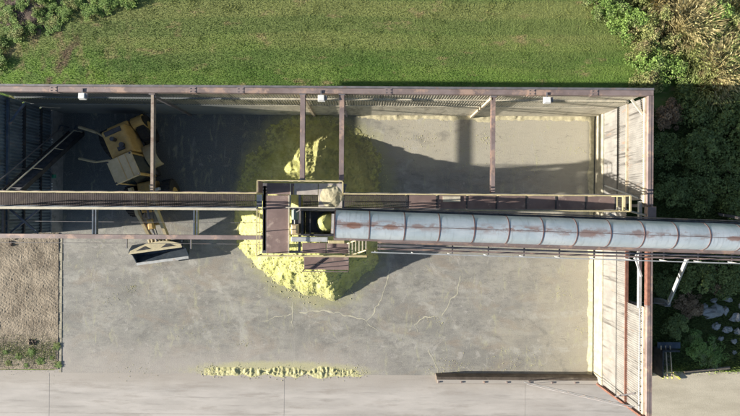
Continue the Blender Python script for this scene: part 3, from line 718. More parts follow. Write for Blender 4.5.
# ------------------------------------------------------------------ conveyor
A = Vector((-1.50, -.68, 6.95)); B = Vector((24.0, -1.42, 5.55)); D = (B-A).normalized(); L = (B-A).length
S = D.cross(Vector((0,0,1))).normalized()      # towards -y
U = S.cross(D).normalized()
R = .59
cv = thing('belt_conveyor', 'long pale blue covered belt conveyor with rust spots rising from the east to the platform', 'conveyor', tuple(A-Vector((0,0,2))))
def arc(b, s0, s1, r, n=28, th=.02, a0=-8, a1=188):
    vs = []; fs = []; ee = []
    for s_ in (s0, s1):
        for rr in (r, r-th):
            for i in range(n+1):
                t_ = math.radians(a0+(a1-a0)*i/n); vs.append(tuple(A+D*s_+S*(math.cos(t_)*rr)+U*(math.sin(t_)*rr)))
    m = n+1
    for i in range(n):
        fs += [(i, i+1, 2*m+i+1, 2*m+i), (m+i+1, m+i, 3*m+i, 3*m+i+1)]
        ee += [(i+1, i, m+i, m+i+1), (2*m+i, 2*m+i+1, 3*m+i+1, 3*m+i)]
    b.add(vs, fs); b.add(vs, ee)
n = 17; seg = 1.46; s0 = .0
b = MB(); pos = 0.0; k = 0
while pos < L-1:
    w_ = seg
    b = MB(); arc(b, pos, pos+w_-.006, R+.004*(k % 2)); o = b.build('cover', M['cover'], cv, True)
    b = MB(); arc(b, pos+w_-.022, pos+w_+.022, R+.014, th=.02); b.build('band', M['band'], cv, True)
    pos += w_; k += 1
CL = pos
b = MB(); arc(b, .0, .05, R+.014, th=.012); b.build('band', M['band'], cv, True)
# crest seam
b = MB(); b.bar(A+U*(R+.012)-S*.0, A+D*CL+U*(R+.012), .014, .012); b.build('seam', M['band'], cv)
# belt with load inside the open mouth
vs = MB(); vs.bar(A+D*(.05)-U*.15, A+D*CL-U*.15, .8, .03); vs.build('belt', M['dark_steel'], cv)
vs = MB().tube(tuple(A+D*.02-U*.36-S*.42), tuple(A+D*.02-U*.36+S*.42), .16, 14); vs.build('head_pulley', M['dark_steel'], cv)
# side trusses
for sgn in (1, -1):
    off = S*(sgn*(R+.05)); b = MB()
    b.bar(A+off-U*.08, A+D*CL+off-U*.08, .09, .10); b.bar(A+off-U*.62, A+D*CL+off-U*.62, .09, .09)
    k = 0; p = 0.0
    while p < CL-.8:
        a_, c_ = (-.57, -.13) if k % 2 == 0 else (-.13, -.57)
        b.bar(A+D*p+off+U*a_, A+D*(p+.8)+off+U*c_, .05, .05); p += .8; k += 1
    b.build('truss', M['beam'] if sgn > 0 else M['dark_steel'], cv)
b = MB(); p = 0.4
while p < CL: MB().bar(A+D*p-S*R-U*.62, A+D*p+S*R-U*.62, .05, .06).build('cross_tie', M['beam_grey'], cv); p += 1.6
# side walkway on the south flank
for q, m_ in ((.16, 'beam'), (.30, 'beam_grey'), (.44, 'beam')):
    b = MB(); b.bar(A+D*1.9+S*(R+q)-U*.55, A+D*CL+S*(R+q)-U*.55, .075 if q != .3 else .09, .04); b.build('walk_plank', M[m_], cv)
b = MB(); b.bar(A+D*1.6+S*(R+.55)+U*.05, A+D*CL+S*(R+.55)+U*.05, .045, .045)
p = 1.8
while p < CL: b.bar(A+D*p+S*(R+.55)-U*.58, A+D*p+S*(R+.55)+U*.03, .04, .04); p += 1.6
b.build('handrail', M['white_steel'], cv)
b = MB(); p = 2.0
while p < CL: MB().bar(A+D*p+S*(R+.02)-U*.6, A+D*p+S*(R+.55)-U*.6, .05, .04).build('walkway_bracket', M['beam_grey'], cv); p += 1.6
# cable and small brackets on the north flank
b = MB(); b.tube(tuple(A+D*2.5-S*(R+.14)-U*.1), tuple(A+D*CL-S*(R+.14)-U*.1), .03, 6); b.build('conduit', M['dark_steel'], cv)

# conveyor support braces on the east side
def leg(p, q, w, m, label):
    t_ = thing('conveyor_brace', label, 'brace', tuple(q), 'braces propping the conveyor')
    MB().bar(p, q, w, w).build('strut', m, t_)
    MB().bar(Vector(q)+Vector((-.12,0,.03)), Vector(q)+Vector((.12,0,.03)), .2, .05).build('foot_plate', M['beam_grey'], t_)
p = Vector(at(687, 259, 5.4)); q = Vector(at(668, 304, 1.2))
leg(p, q, .13, M['white_steel'], 'slanting off-white strut under the conveyor over the dark shrubs east of the wall')
b = MB(); b.tube(tuple(q), (12.95, q.y+.12, 1.0), .02, 6); tag(b.build('tie_rod', M['beam_grey']), 'thin tie rod from the foot of the slanting strut to the east wall', 'rod')
b = MB().box(q.x-.15, q.x+.15, q.y-.15, q.y+.15, -.03, 1.2, .03); tag(b.build('concrete_pier', M['stem_dark']), 'concrete pier carrying the foot of the slanting strut', 'pier')
for x in (19.5, 23.0):
    t_ = thing('conveyor_trestle', 'grey trestle under the conveyor east of the slanting strut' if x < 20 else 'grey trestle under the far east end of the conveyor', 'trestle', (x, -1.3, 0), 'trestles under the conveyor')
    zt = 5.0-(x-19.5)*.05-.05
    for s_ in (-1, 1): MB().bar((x, -1.3+s_*1.1, 0), (x, -1.3+s_*.5, zt), .14, .14).build('leg', M['beam_grey'], t_)
    MB().bar((x, -1.3-.8, 2.5), (x, -1.3+.8, 2.5), .1, .1).build('cross_tie', M['beam_grey'], t_)

# ------------------------------------------------------------------ barrier, stay rod
bx0, by, _ = at(437, 384, .7); bx1 = at(600, 384, .7)[0]
ba = thing('barrier_wall', 'low concrete barrier across the open edge of the slab beside the east wall', 'barrier', ((bx0+bx1)/2, by, 0))
n = 8
MB().yzx([(by-.02,-.02),(by+.36,-.02),(by+.33,.52),(by+.24,.60),(by-.02,.60)], bx0, bx1).build('barrier_body', M['barrier'], ba)
MB().box(bx0+.02, bx1-.02, by-.0, by+.21, .603, .63, .01).build('cap', M['apron'], ba)
b = MB()
for i in range(8): x = bx0+.1+(bx1-bx0-.2)*i/7; b.box(x-.04, x+.04, by+.05, by+.13, .631, .69)
b.build('lifting_lug', M['beam'], ba)
b = MB(); b.bar(at(524, 382, .72), at(635, 407, 4.75), .05, .03); b2 = MB(); b2.bar(Vector(at(527, 384.3, .70)), Vector(at(632, 408.0, 4.55)), .018, .03)
sr = thing('stay_rod', 'long dark stay rod slanting from the barrier to the top corner of the east wall', 'rod', at(524, 382, .7))
b.build('rod', M['dark_steel'], sr); b2.build('sleeve', M['beam_grey'], sr)

# ------------------------------------------------------------------ wheel loader
O = Vector((-12.25, 1.9, 0)); RA = math.radians(-156)
ld = thing('wheel_loader', 'dusty yellow wheel loader parked in the shade with its bucket out in the sun', 'loader', tuple(O))
def rb(): return MB(RA, tuple(O))
rb().box(-.62, .62, -2.3, -.78, .9, 2.62, .10).build('engine_hood', M['mach_yellow'], ld)
rb().box(-.58, .58, -2.62, -2.31, .6, 1.9, .08).build('counterweight', M['mach_yellow'], ld)
b = rb(); b.tube((.06, -1.65, 2.61), (.06, -1.65, 2.95), .11, 10); ex = b.build('exhaust', M['dark_steel'], ld)
b = rb(); b.box(-.28, .10, -1.22, -1.02, 2.62, 2.70, .02).tube((-.2, -1.25, 2.6), (-.2, -1.25, 2.78), .13, 10); b.build('air_intake', M['dark_steel'], ld)
cab = rb().box(-.60, .60, -.62, .58, 1.25, 3.1, .05).build('cab', M['glass'], ld)
rb().box(-.67, .67, -.64, .64, 3.101, 3.22, .04).build('cab_roof', M['mach_cream'], cab)
b = rb(); b.box(-.36, -.33, -.6, .6, 3.221, 3.235).box(.02, .05, -.6, .6, 3.221, 3.235); b.build('roof_rib', M['mach_yellow'], cab)
for x, y in ((-.6,-.56), (.6,-.56), (-.6,.56), (.6,.56)): rb().tube((x, y, 3.12), (x, y, 3.26), .05, 8).build('work_lamp', M['dark_steel'], cab)
for x in (-.57, .57):
    for y in (-.58, .54): rb().box(x-.05, x+.05, y-.05, y+.05, 1.2, 3.1).build('pillar', M['mach_yellow'], cab)
rb().box(-.7, .7, -2.2, .5, .65, 1.2, .05).build('chassis', M['dark_steel'], ld)
def wheel(mk, x, y):
    b = mk(); n = 24; w = .26; prof = [(.35, .42), (.9*w/.26, .0)]
    b.tube((x-w, y, .82), (x+w, y, .82), .78, n); b.tube((x-w*.75, y, .82), (x+w*.75, y, .82), .82, n)
    for i in range(n):
        t_ = 2*math.pi*i/n; b.bar((x-w*.9, y+.82*math.cos(t_), .82+.82*math.sin(t_)), (x+w*.9, y+.82*math.cos(t_+.12), .82+.82*math.sin(t_+.12)), .07, .05)
    o = b.build('wheel', M['tyre'], ld)
    b = mk(); b.tube((x-w-.02, y, .82), (x+w+.02, y, .82), .38, 16); b.build('rim', M['mach_yellow'], o)
wheel(rb, 1.0, -2.05); wheel(rb, -1.0, -2.05)
FA = math.radians(-170); HN = O + Vector((.407, -.914, 0))*.75
def fbm(): return MB(FA, tuple(HN))
wheel(fbm, 1.0, .75); wheel(fbm, -1.0, .75)
for x, y0, y1 in ((-.98, -2.75, -1.95), (-.95, -1.15, .15)):
    yc, rr = (y0+y1)/2, (y1-y0)/2
    pr = [(yc-rr*math.cos(math.pi*i/10), 1.22+.55*math.sin(math.pi*i/10)) for i in range(11)]
    pr += [(yc-(rr-.06)*math.cos(math.pi*i/10), 1.22+.49*math.sin(math.pi*i/10)) for i in range(10, -1, -1)]
    b = rb(); n_ = len(pr); vs = [(xx, y_, z_) for xx in (x-.31, x+.30) for y_, z_ in pr]
    b.add(vs, [(i, i+1, n_+i+1, n_+i) for i in range(n_-1)]+[(n_-1, 0, n_, 2*n_-1)]+[(i, n_-1-i, n_-2-i, i+1) for i in range(10)]+[(n_+i+1, 2*n_-2-i, 2*n_-1-i, n_+i) for i in range(10)])
    b.build('fender', M['mach_yellow'] if y0 < -2 else M['mach_cream'], ld)
p1 = Vector(at(79, 127, 1.6)); p2 = Vector(at(97, 132.5, 1.7)); p3 = Vector(at(79, 158.5, 1.6)); p4 = Vector(at(96, 162, 1.7))
MB().tube(p1, p2, .075, 8).tube(p2, Vector(at(104, 137, 1.9)), .05, 8).build('side_bar', M['mach_cream'], ld)
MB().tube(p3, p4, .065, 8).tube(p4, Vector(at(110, 160, 1.9)), .05, 8).build('side_bar', M['mach_cream'], ld)
fbm().box(-.45, .45, -.1, 1.5, .6, 1.5, .06).build('front_frame', M['mach_yellow'], ld)
for s_ in (-1, 1):
    b = fbm(); b.bar((s_*.55, .15, 2.0), (s_*.50, 1.6, 1.75), .16, .30).bar((s_*.50, 1.55, 1.75), (s_*.42, 3.05, .75), .15, .26)
    b.build('lift_arm', M['mach_cream'], ld)
    fbm().tube((s_*.33, .3, 1.1), (s_*.36, 1.8, 1.3), .06, 8).build('lift_cylinder', M['beam_grey'], ld)
b = fbm(); b.box(-.16, .16, 1.9, 2.45, 1.35, 1.7, .05); b.build('tilt_lever', M['mach_yellow'], ld)
fbm().tube((0, .7, 1.75), (0, 1.9, 1.65), .06, 8).tube((0, 2.4, 1.5), (0, 3.1, 1.2), .05, 8).build('tilt_cylinder', M['beam_grey'], ld)
fbm().tube((-.5, 2.2, 1.3), (.5, 2.2, 1.3), .08, 8).build('cross_tube', M['mach_yellow'], ld)
b = fbm()
for x in (-.5, -.3, -.12, .1, .3, .46): b.box(x-.05, x+.05, 2.95, 3.28, .7, 1.15, .02)
b.build('coupler', M['mach_cream'], ld)
for nm_ in ('engine_hood', 'counterweight', 'cab_roof', 'front_frame', 'tilt_lever'):
    for o_ in [q_ for q_ in bpy.data.objects if q_.name.split('.')[0] == nm_]:
        md = o_.modifiers.new('bevel', 'BEVEL'); md.width = .12 if nm_ in ('engine_hood', 'counterweight') else .06; md.segments = 3; md.limit_method = 'ANGLE'
for pts in ([(-.3,.4,1.7),(-.36,1.0,1.95),(-.3,1.7,1.8),(-.15,2.3,1.5),(-.1,3.0,1.2)], [(.28,.4,1.7),(.2,1.1,2.0),(.28,1.8,1.85),(.2,2.5,1.55),(.12,3.05,1.2)]):
    fbm().path(pts, .025).build('hose', M['dark_steel'], ld)
for sx in (-.72, .72):
    b = fbm(); b.box(sx-.12, sx+.12, .35, .5, 1.6, 1.85, .03); b.build('headlight', M['white_steel'], ld)
b = rb(); b.box(-.45, .45, -2.2, -1.95, 2.56, 2.66, .03); b.build('radiator_grille', M['dark_steel'], ld)
b = rb(); b.box(.60, .95, -.7, .4, .55, .62).box(.72, .95, -.5, .2, .95, 1.0); b.build('step', M['dark_steel'], ld)
# bucket
BA = math.radians(-172.0); BC = Vector(at(160, 250, .8)); BC.z = 0; BC += Vector((-.02, .05, 0))
def bk(): return MB(BA, tuple(BC))
inn = [(-.02, 1.32), (-.20, 1.16), (-.34, .92), (-.36, .66), (-.26, .46), (-.06, .36), (.2, .38), (.64, .60)]
out = [(y-.06, z-.02) for y, z in inn[:4]]+[(y-.02, z-.06) for y, z in inn[4:]]
def strip(b, prof, x0, x1, flip=False):
    n = len(prof); vs = [(x0, y, z) for y, z in prof]+[(x1, y, z) for y, z in prof]
    b.add(vs, [(i, i+1, n+i+1, n+i) for i in range(n-1)])
b = bk()
for i in range(len(inn)-1):
    (y0, z0), (y1, z1) = inn[i], inn[i+1]; (a0, c0), (a1, c1) = out[i], out[i+1]
    x0, x1 = -1.42, 1.42
    b.add([(x0,y0,z0),(x1,y0,z0),(x1,y1,z1),(x0,y1,z1),(x0,a0,c0),(x1,a0,c0),(x1,a1,c1),(x0,a1,c1)], [(0,1,2,3),(4,7,6,5),(0,4,5,1),(2,6,7,3),(0,3,7,4),(1,5,6,2)])
bu = b.build('bucket', M['bucket_steel'], ld)
for s_ in (-1, 1):
    bk().yzx([(-.02,1.33),(-.20,1.16),(-.34,.92),(-.36,.66),(-.26,.46),(-.06,.34),(.2,.36),(.62,.60),(.42,.72),(.14,.94)], s_*1.44-.02, s_*1.44+.02).build('side_plate', M['bucket_steel'], bu)
bk().bar((-1.43, .66, .63), (1.43, .66, .63), .14, .03).build('cutting_edge', M['white_steel'], bu)
b = bk(); top = [(-1.42,.0),(1.42,.0),(1.36,-.12),(.95,-.26),(.42,-.42),(-.42,-.42),(-.95,-.30),(-1.36,-.16)]
zf = lambda y: 1.345+y*.42
vs = [(x, y, zf(y)) for x, y in top]+[(x*.995, y-.01, zf(y)-.07) for x, y in top]
b.add(vs, [tuple(range(7, -1, -1)), tuple(range(8, 16))]+[(i, (i+1) % 8, 8+(i+1) % 8, 8+i) for i in range(8)])
b.build('spill_guard', M['bucket_yellow'], bu)
for s_ in (-1, 1):
    b = bk(); tri = [(s_*.3, -.08), (s_*1.05, -.08), (s_*.6, -.26)]
    if s_ < 0: tri = tri[::-1]
    vs = [(x, y, zf(y)+.004) for x, y in tri]+[(x, y, zf(y)+.03) for x, y in tri]
    b.add(vs, [(0,1,2),(5,4,3),(0,3,4,1),(1,4,5,2),(2,5,3,0)]); b.build('reinforcing_plate', M['dark_steel'], bu)
bk().bar((-1.43, .02, 1.35), (1.43, .02, 1.35), .06, .05).build('top_lip', M['bucket_yellow'], bu)

# ------------------------------------------------------------------ east side clutter
x0, y0, _ = at(650, 372); 
sk = thing('steel_bin', 'dark open steel bin against the outside of the east wall near the pale road', 'bin', at(660, 360))
X0, Y0, _ = at(652, 372); X1, Y1, _ = at(669, 347)
X0 = 14.6 if False else X0
bx = lambda *a: MB().box(*a)
MB().box(X0, X1, Y0+.05, Y1, .0, .08).build('bin_floor', M['wood'], sk)
MB().box(X0, X1, Y1, Y1+.08, .0, 1.0).build('side', M['dark_steel'], sk)
MB().box(X0, X0+.06, Y0, Y1-.002, .0, 1.0).build('side', M['dark_steel'], sk)
MB().box(X0-.05, X1+.25, Y1+.09, Y1+.42, .55, .62).build('lid', M['blue_steel'], sk)
for i, px in enumerate((661, 665.5, 670)):
    a = Vector(at(px, 346, .9)); c_ = Vector(at(px+2, 376, .35))
    t_ = thing('steel_pole', ['pale pole leaning in the dark bin, the one closest to the wall', 'pale pole leaning in the dark bin, middle of three', 'pale pole leaning in the dark bin, farthest from the wall'][i], 'pole', tuple(c_), 'poles in the dark bin')
    MB().tube(a, c_, .03, 8).build('shaft', M['tan_steel'], t_)
    MB().tube(c_, c_+(c_-a).normalized()*.15, .05, 8).build('end_cap', M['yellow_end'], t_)
for i, (a, c_) in enumerate((((657, 372), (664, 377)), ((673, 373), (680, 379)))):
    b = MB(); b.bar(at(*a, .08), at(*c_, .08), .09, .09)
    tag(b.build('yellow_block', M['yellow_end']), ['short yellow bar lying on the ground at the foot of the poles', 'short yellow bar on the ground east of the poles by the grass verge'][i], 'bar', 'yellow bars on the ground')
b = MB(); b.bar(at(684, 372.5, .1), at(729, 367.5, .1), .16, .18)
tag(b.build('timber_sleeper', M['wood']), 'weathered timber sleeper edging the pale road below the shrubs', 'sleeper')

# rocks
def rock(px, py, r, k, label):
    r *= .74
    x, y, _ = at(px, py); vs = []; fs = []; n = 9; m = 6; sd = random.random()*90
    for j in range(m+1):
        for i in range(n):
            th = math.pi*j/m; ph = 2*math.pi*i/n
            d = Vector((math.sin(th)*math.cos(ph), math.sin(th)*math.sin(ph), math.cos(th)))
            q = 1+.7*nz(d*1.5+Vector((sd, 0, 0)))+.35*nz(d*3.5+Vector((0, sd, 0)))
            vs.append((x+d.x*r*q*k, y+d.y*r*q, max(-.05, .1+d.z*r*.6*q)))
    for j in range(m):
        for i in range(n): fs.append((j*n+i, (j+1)*n+i, (j+1)*n+(i+1) % n, j*n+(i+1) % n))
    b = MB(); b.add(vs, fs); tag(b.build('rock', M['rock']), label, 'rock', 'grey rocks in the shade of the east wall')
RK = [(712,311,.50,1.5,'largest flat grey rock on the left of the rock group east of the wall'),(724,310,.33,.7,'upright grey rock just right of the largest one'),(735,317,.36,1.1,'grey rock at the picture edge right of the upright rock'),
      (715,326,.28,1.3,'grey rock below the largest flat rock'),(726,329,.28,1.2,'grey rock at the lower middle of the rock group'),(736,331,.26,1.0,'small grey rock at the lower right of the rock group'),
      (727,299,.24,1.3,'small grey rock above the upright rock'),(713,300,.20,1.2,'small grey rock above the largest flat rock'),(733,341,.22,1.0,'lowest small grey rock nearest the road'),(704,306,.2,1.0,'small grey rock at the left edge of the group'),
      (741,306,.3,1.0,'grey rock half outside the picture at the right edge'),(720,338,.18,1.1,'small grey rock below the lower middle rock'),(733,352,.16,1.0,'tiny grey rock apart from the group, towards the road')]
for r_ in RK: rock(*r_)
random.seed(11)
# rubble lumps on gravel
GL = [(12,243,'dark clump of rubble on the gravel bank close to the tie beam'), (33,342,'small dark stone at the foot of the gravel bank')]
for px, py, lb_ in GL:
    x, y, _ = at(px, py); b = MB()
    for i in range(9): clod(b, x+random.gauss(0, .09), y+random.gauss(0, .12), .04, random.uniform(.05, .11))
    tag(b.build('rubble_clump', M['soil']), lb_, 'rubble')

# ------------------------------------------------------------------ vegetation
def quads_mesh(name, P, A1, A2, rnd, m, parent=None, loc=(0, 0, 0)):
    """P centres, A1/A2 half axes: leaf diamonds"""
    n = len(P); v = np.empty((n, 4, 3)); v[:, 0] = P-A1; v[:, 1] = P+A2; v[:, 2] = P+A1; v[:, 3] = P-A2
    me = bpy.data.meshes.new(name); me.vertices.add(4*n); me.vertices.foreach_set('co', v.reshape(-1))
    me.loops.add(4*n); me.loops.foreach_set('vertex_index', np.arange(4*n)); me.polygons.add(n)
    me.polygons.foreach_set('loop_start', np.arange(n)*4); me.polygons.foreach_set('loop_total', np.full(n, 4))
    me.update(calc_edges=True); a = me.attributes.new('rnd', 'FLOAT', 'FACE'); a.data.foreach_set('value', rnd.astype(np.float32))
    me.materials.append(m); o = bpy.data.objects.new(name, me); C.objects.link(o); o.location = loc
    if parent is not None: o.parent = parent
    return o
def unit(n):
    d = rng.normal(size=(n, 3)); return d/np.linalg.norm(d, axis=1)[:, None]
def crown(R_, h, nl, leaf, clumps, z0=.1):
    cd = unit(clumps); cd[:, 2] = np.abs(cd[:, 2]); rr = rng.uniform(.35, 1.0, clumps)[:, None]
    cc = cd*rr*np.array([R_, R_, h]); cc[:, 2] += z0
    cr = rng.uniform(.16, .36, clumps)*R_
    idx = rng.integers(0, clumps, nl); P = cc[idx]+unit(nl)*(cr[idx]*rng.uniform(.3, 1, nl)**.4)[:, None]*np.array([1, 1, .75])
    P[:, 2] = np.maximum(P[:, 2], .04)
    d1 = unit(nl); d1[:, 2] *= .45; d2 = np.cross(d1, unit(nl)*np.array([.5, .5, 1])+np.array([0, 0, .8])); d2 /= np.linalg.norm(d2, axis=1)[:, None]+1e-6
    L_ = leaf*rng.uniform(.6, 1.4, nl)[:, None]
    tone = rng.uniform(0, 1, clumps)
    return P, d1*L_, d2*L_*.55, np.clip(tone[idx]*.6+rng.uniform(0, .4, nl), 0, 1)
def shrub_proto(name, m, R_, h, nl, leaf, clumps):
    t_ = thing(name, 'x', 'shrub', (0, 0, 0)); o = quads_mesh('foliage', *crown(R_, h, nl, leaf, clumps), m, t_)
    b = MB()
    for i in range(6):
        a = i*1.05; b.tube((0, 0, -.05), (math.cos(a)*R_*.55, math.sin(a)*R_*.55, h*.7), .035, 5, .012)
    b.build('stem', M['bark'], t_); return t_
def reed_proto(name, m, R_, h, n):
    t_ = thing(name, 'x', 'grass clump', (0, 0, 0))
    a = rng.uniform(0, 2*np.pi, n); rr = R_*.35*np.sqrt(rng.uniform(0, 1, n)); b0 = np.stack([np.cos(a)*rr, np.sin(a)*rr, np.zeros(n)], 1)
    lean = np.stack([np.cos(a+rng.normal(0, .5, n)), np.sin(a+rng.normal(0, .5, n)), rng.uniform(.8, 2.2, n)], 1); lean += np.array([.5, .1, 0])
    lean /= np.linalg.norm(lean, axis=1)[:, None]; L_ = h*rng.uniform(.5, 1.1, n)[:, None]
    P = b0+lean*L_*.5; w = unit(n); w[:, 2] = 0; 
    quads_mesh('blades', P, lean*L_*.5, w*.022, rng.uniform(0, 1, n), m, t_)
    # drooping seed ends
    P2 = b0+lean*L_*1.0; dd = lean.copy(); dd[:, 2] -= .7
    b_ = quads_mesh('seed_heads', P2+dd*.12, dd*.2, w*.035, rng.uniform(0.3, 1, n), m, t_)
    return t_
protos = {
 'green': [shrub_proto('shrub', M['leaf_green'], 1.0, 1.5, 5200, .055, 60), shrub_proto('shrub', M['leaf_green'], 1.1, 1.1, 5200, .05, 70)],
 'olive': [shrub_proto('shrub', M['leaf_olive'], 1.0, 1.3, 5200, .055, 65), shrub_proto('shrub', M['leaf_olive'], .9, 1.7, 5000, .05, 55)],
 'dark': [shrub_proto('shrub', M['leaf_dark'], 1.1, 1.2, 4800, .06, 60), shrub_proto('shrub', M['leaf_dark'], 1.0, 1.6, 4800, .07, 50)],
 'weed': [shrub_proto('weed_clump', M['leaf_weed'], .6, .35, 2600, .032, 34)],
 'tan': [reed_proto('grass_clump', M['leaf_tan'], 1.0, 1.7, 1500)],
 'tang': [reed_proto('grass_clump', M['leaf_olive'], 1.0, 1.6, 1500)],
 'tand': [shrub_proto('shrub', leafmat('brown_leaves', (.18, .12, .065), (.42, .29, .17)), 1.0, 1.2, 3800, .06, 45)],
}
used = set(); cnt = {}
def plant(kind, px, py, s, sz, label, cat, group, z=0):
    k = cnt.get(kind, 0); cnt[kind] = k+1; pr = protos[kind][k % len(protos[kind])]
    if pr.name in used: o = copy_tree(pr)
    else: o = pr; used.add(pr.name)
    x, y, _ = at(px, py, .6*sz); o.location = (x, y, .03 if (py > 340 and px < 62) else -.03); o.rotation_euler = (0, 0, random.uniform(0, 6.28)) if kind not in ('tan', 'tang') else (0, 0, random.uniform(-.6, .6))
    o.scale = (s, s, sz); tag(o, label, cat, group)
G1 = 'shrubs and dry grass beyond the lawn in the top right'
TR = [('green',600,3,.8,.7,'small bright green shrub at the left end of the hedge row'),
 ('green',618,10,.9,.9,'bright green shrub on the lawn edge, second from the left end of the hedge row'),
 ('green',634,26,.95,.9,'green shrub bulging over the lawn edge above the tan-tipped one'),
 ('olive',650,38,1.0,1.0,'olive shrub in the middle of the thicket left of the dark gap'),
 ('olive',641,50,.8,.7,'low olive shrub with tan tips touching the lawn edge'),
 ('green',655,62,1.1,1.0,'broad green shrub above the wall corner with dark hollows'),
 ('olive',668,45,.8,1.0,'tall olive shrub beside the dark gap'),
 ('olive',655,18,.9,1.0,'olive shrub above the middle of the thicket'),
 ('olive',648,82,.9,.6,'low pale olive shrub pressed against the wall corner'),
 ('green',672,72,.9,.8,'dark-sided green shrub next to the gap near the wall corner'),
 ('green',690,8,.8,.7,'small green shrub right of the tan grass at the top edge'),
 ('tan',668,3,1.2,1.0,'tan dry grass clump at the top edge left of the dark gap'),
 ('tan',685,25,1.1,1.1,'tan dry grass clump right of the dark gap'),
 ('tang',690,42,.9,.9,'smaller greenish grass clump below the tan one by the gap'),
 ('tang',703,55,1.2,1.0,'greenish dry grass clump in the centre of the right thicket'),
 ('tan',718,70,1.1,1.1,'golden dry grass clump low in the right thicket'),
 ('tang',708,85,1.0,.9,'greenish dry grass clump at the edge of the wall shadow'),
 ('green',712,20,1.1,1.1,'green shrub in the upper right thicket'),
 ('olive',728,30,1.1,1.2,'yellowish shrub at the right edge of the photo'),
 ('green',708,38,.9,1.0,'green shrub left of the yellowish one'),
 ('green',735,60,1.0,1.0,'green shrub at the right edge beside the golden grass'),
 ('tang',738,10,1.1,1.0,'greenish grass clump in the top right corner'),
 ('olive',722,48,.9,1.0,'olive shrub between two grass clumps in the right thicket'),
 ('dark',684,60,.8,.5,'dark low shrub down in the shaded gap'),
 ('dark',690,88,1.0,.6,'dark low shrub at the foot of the shaded gap'),
 ('tang',736,84,1.0,.9,'greenish grass clump at the right edge by the shadow line'),
 ('green',752,40,1.3,1.2,'large green shrub just past the right edge'),
 ('green',760,80,1.3,1.2,'green shrub past the right edge near the shadow line'),
 ('olive',640,-8,1.1,1.0,'olive shrub cut by the top edge'),
 ('green',700,-12,1.3,1.2,'green shrub past the top edge on the right')]
for a in TR:
    plant(*a, 'grass clump' if a[0] in ('tan', 'tang') else 'shrub', G1)
G2 = 'shaded shrubs east of the bunker'
DK = [('tand',672,114,.85,.7,'reddish brown dry shrub in the shade just outside the wall corner'),
 ('dark',700,112,1.1,.9,'dark shrub right of the reddish brown one'),('dark',730,120,1.2,1.0,'dark shrub at the right edge in the wall shadow'),
 ('dark',668,150,.9,.7,'dark low shrub beside the wall halfway up the shaded strip'),('dark',695,148,1.1,1.0,'dark shrub in the middle of the shaded strip'),
 ('dark',725,160,1.2,1.2,'broad dark shrub at the right of the shaded strip'),('dark',672,190,.9,.6,'dark low shrub near the walkway end'),
 ('dark',705,188,1.2,.9,'dark shrub above the conveyor at the right'),('dark',735,200,1.1,1.0,'dark shrub touching the conveyor at the right edge'),
 ('dark',668,285,.7,.5,'small dark shrub below the conveyor left of the slanting strut'),('dark',695,275,1.0,.8,'dark shrub right of the slanting strut'),
 ('dark',728,275,1.1,.9,'dark shrub below the conveyor at the right edge'),('tand',690,305,.8,.4,'low brown shrub left of the grey rocks'),
 ('dark',675,325,.7,.4,'dark low shrub above the steel bin'),('green',700,345,.9,.35,'brighter green plant below the rocks'),('green',712,358,.8,.3,'brighter green low plant by the timber sleeper'),
 ('tand',716,280,.8,.5,'brownish low shrub above the grey rocks'),('dark',755,250,1.4,1.2,'dark shrub past the right edge under the conveyor'),('dark',758,150,1.4,1.2,'dark shrub past the right edge in shade')]
for a in DK: plant(*a, 'shrub', G2)
G3 = 'weeds at the top left of the lawn'
WD = [(4,10),(20,4),(35,12),(50,3),(62,9),(12,28),(-4,42),(28,26),(75,3),(88,8),(100,3),(48,20),(112,-2),(40,-6),(125,-4),(-6,58)]
pos = ['in the very corner of the photo','at the top edge left of the soil patch','over the dark soil patch','at the top edge right of the soil patch','on the upper rim of the bare soil','left of the bare soil','at the left edge halfway down the weeds','on the lower side of the soil patch','at the top edge starting the tail of the weeds','in the tail of the weeds','near the end of the weed tail','at the right rim of the soil patch','last before the open lawn at the top edge','just past the top edge above the soil','thin and past the top edge','at the left edge, lowest of the weeds']
for (px, py), q in zip(WD, pos): plant('weed', px, py, random.uniform(.8, 1.35), random.uniform(.35, .75), 'leafy weed clump '+q, 'weed clump', G3)
# soil patch under the weeds
def soil_h(x, y):
    a, c_, _ = at(24, 14); d = math.hypot((x-a)/1.7, (y-c_)/.9)+.5*fb(x, y, 3, 3)
    return .04*(1-d)+.03*fb(x*5, y*5, 2, 3)-.03
x, y, _ = at(24, 14)
tag(height_grid('bare_soil', M['soil'], x-3, x+3, y-1.8, y+1.8, .08, soil_h, keep=-.029), kind='structure')
# gravel-edge weeds bottom left
for i, (px, py) in enumerate([(5,352),(18,357),(30,352),(8,364),(40,362),(52,358),(56,346),(58,364),(26,365)]):
    plant('weed', px, py, random.uniform(.25, .5), random.uniform(.06, .15), 'low weed tuft by the gravel bank, '+['at the picture edge','second from the picture edge','above the middle of the row','lowest at the picture edge','right of the middle of the row','near the kerb','highest beside the kerb','lowest beside the kerb','lowest in the middle'][i], 'weed tuft', 'weeds at the foot of the gravel bank')

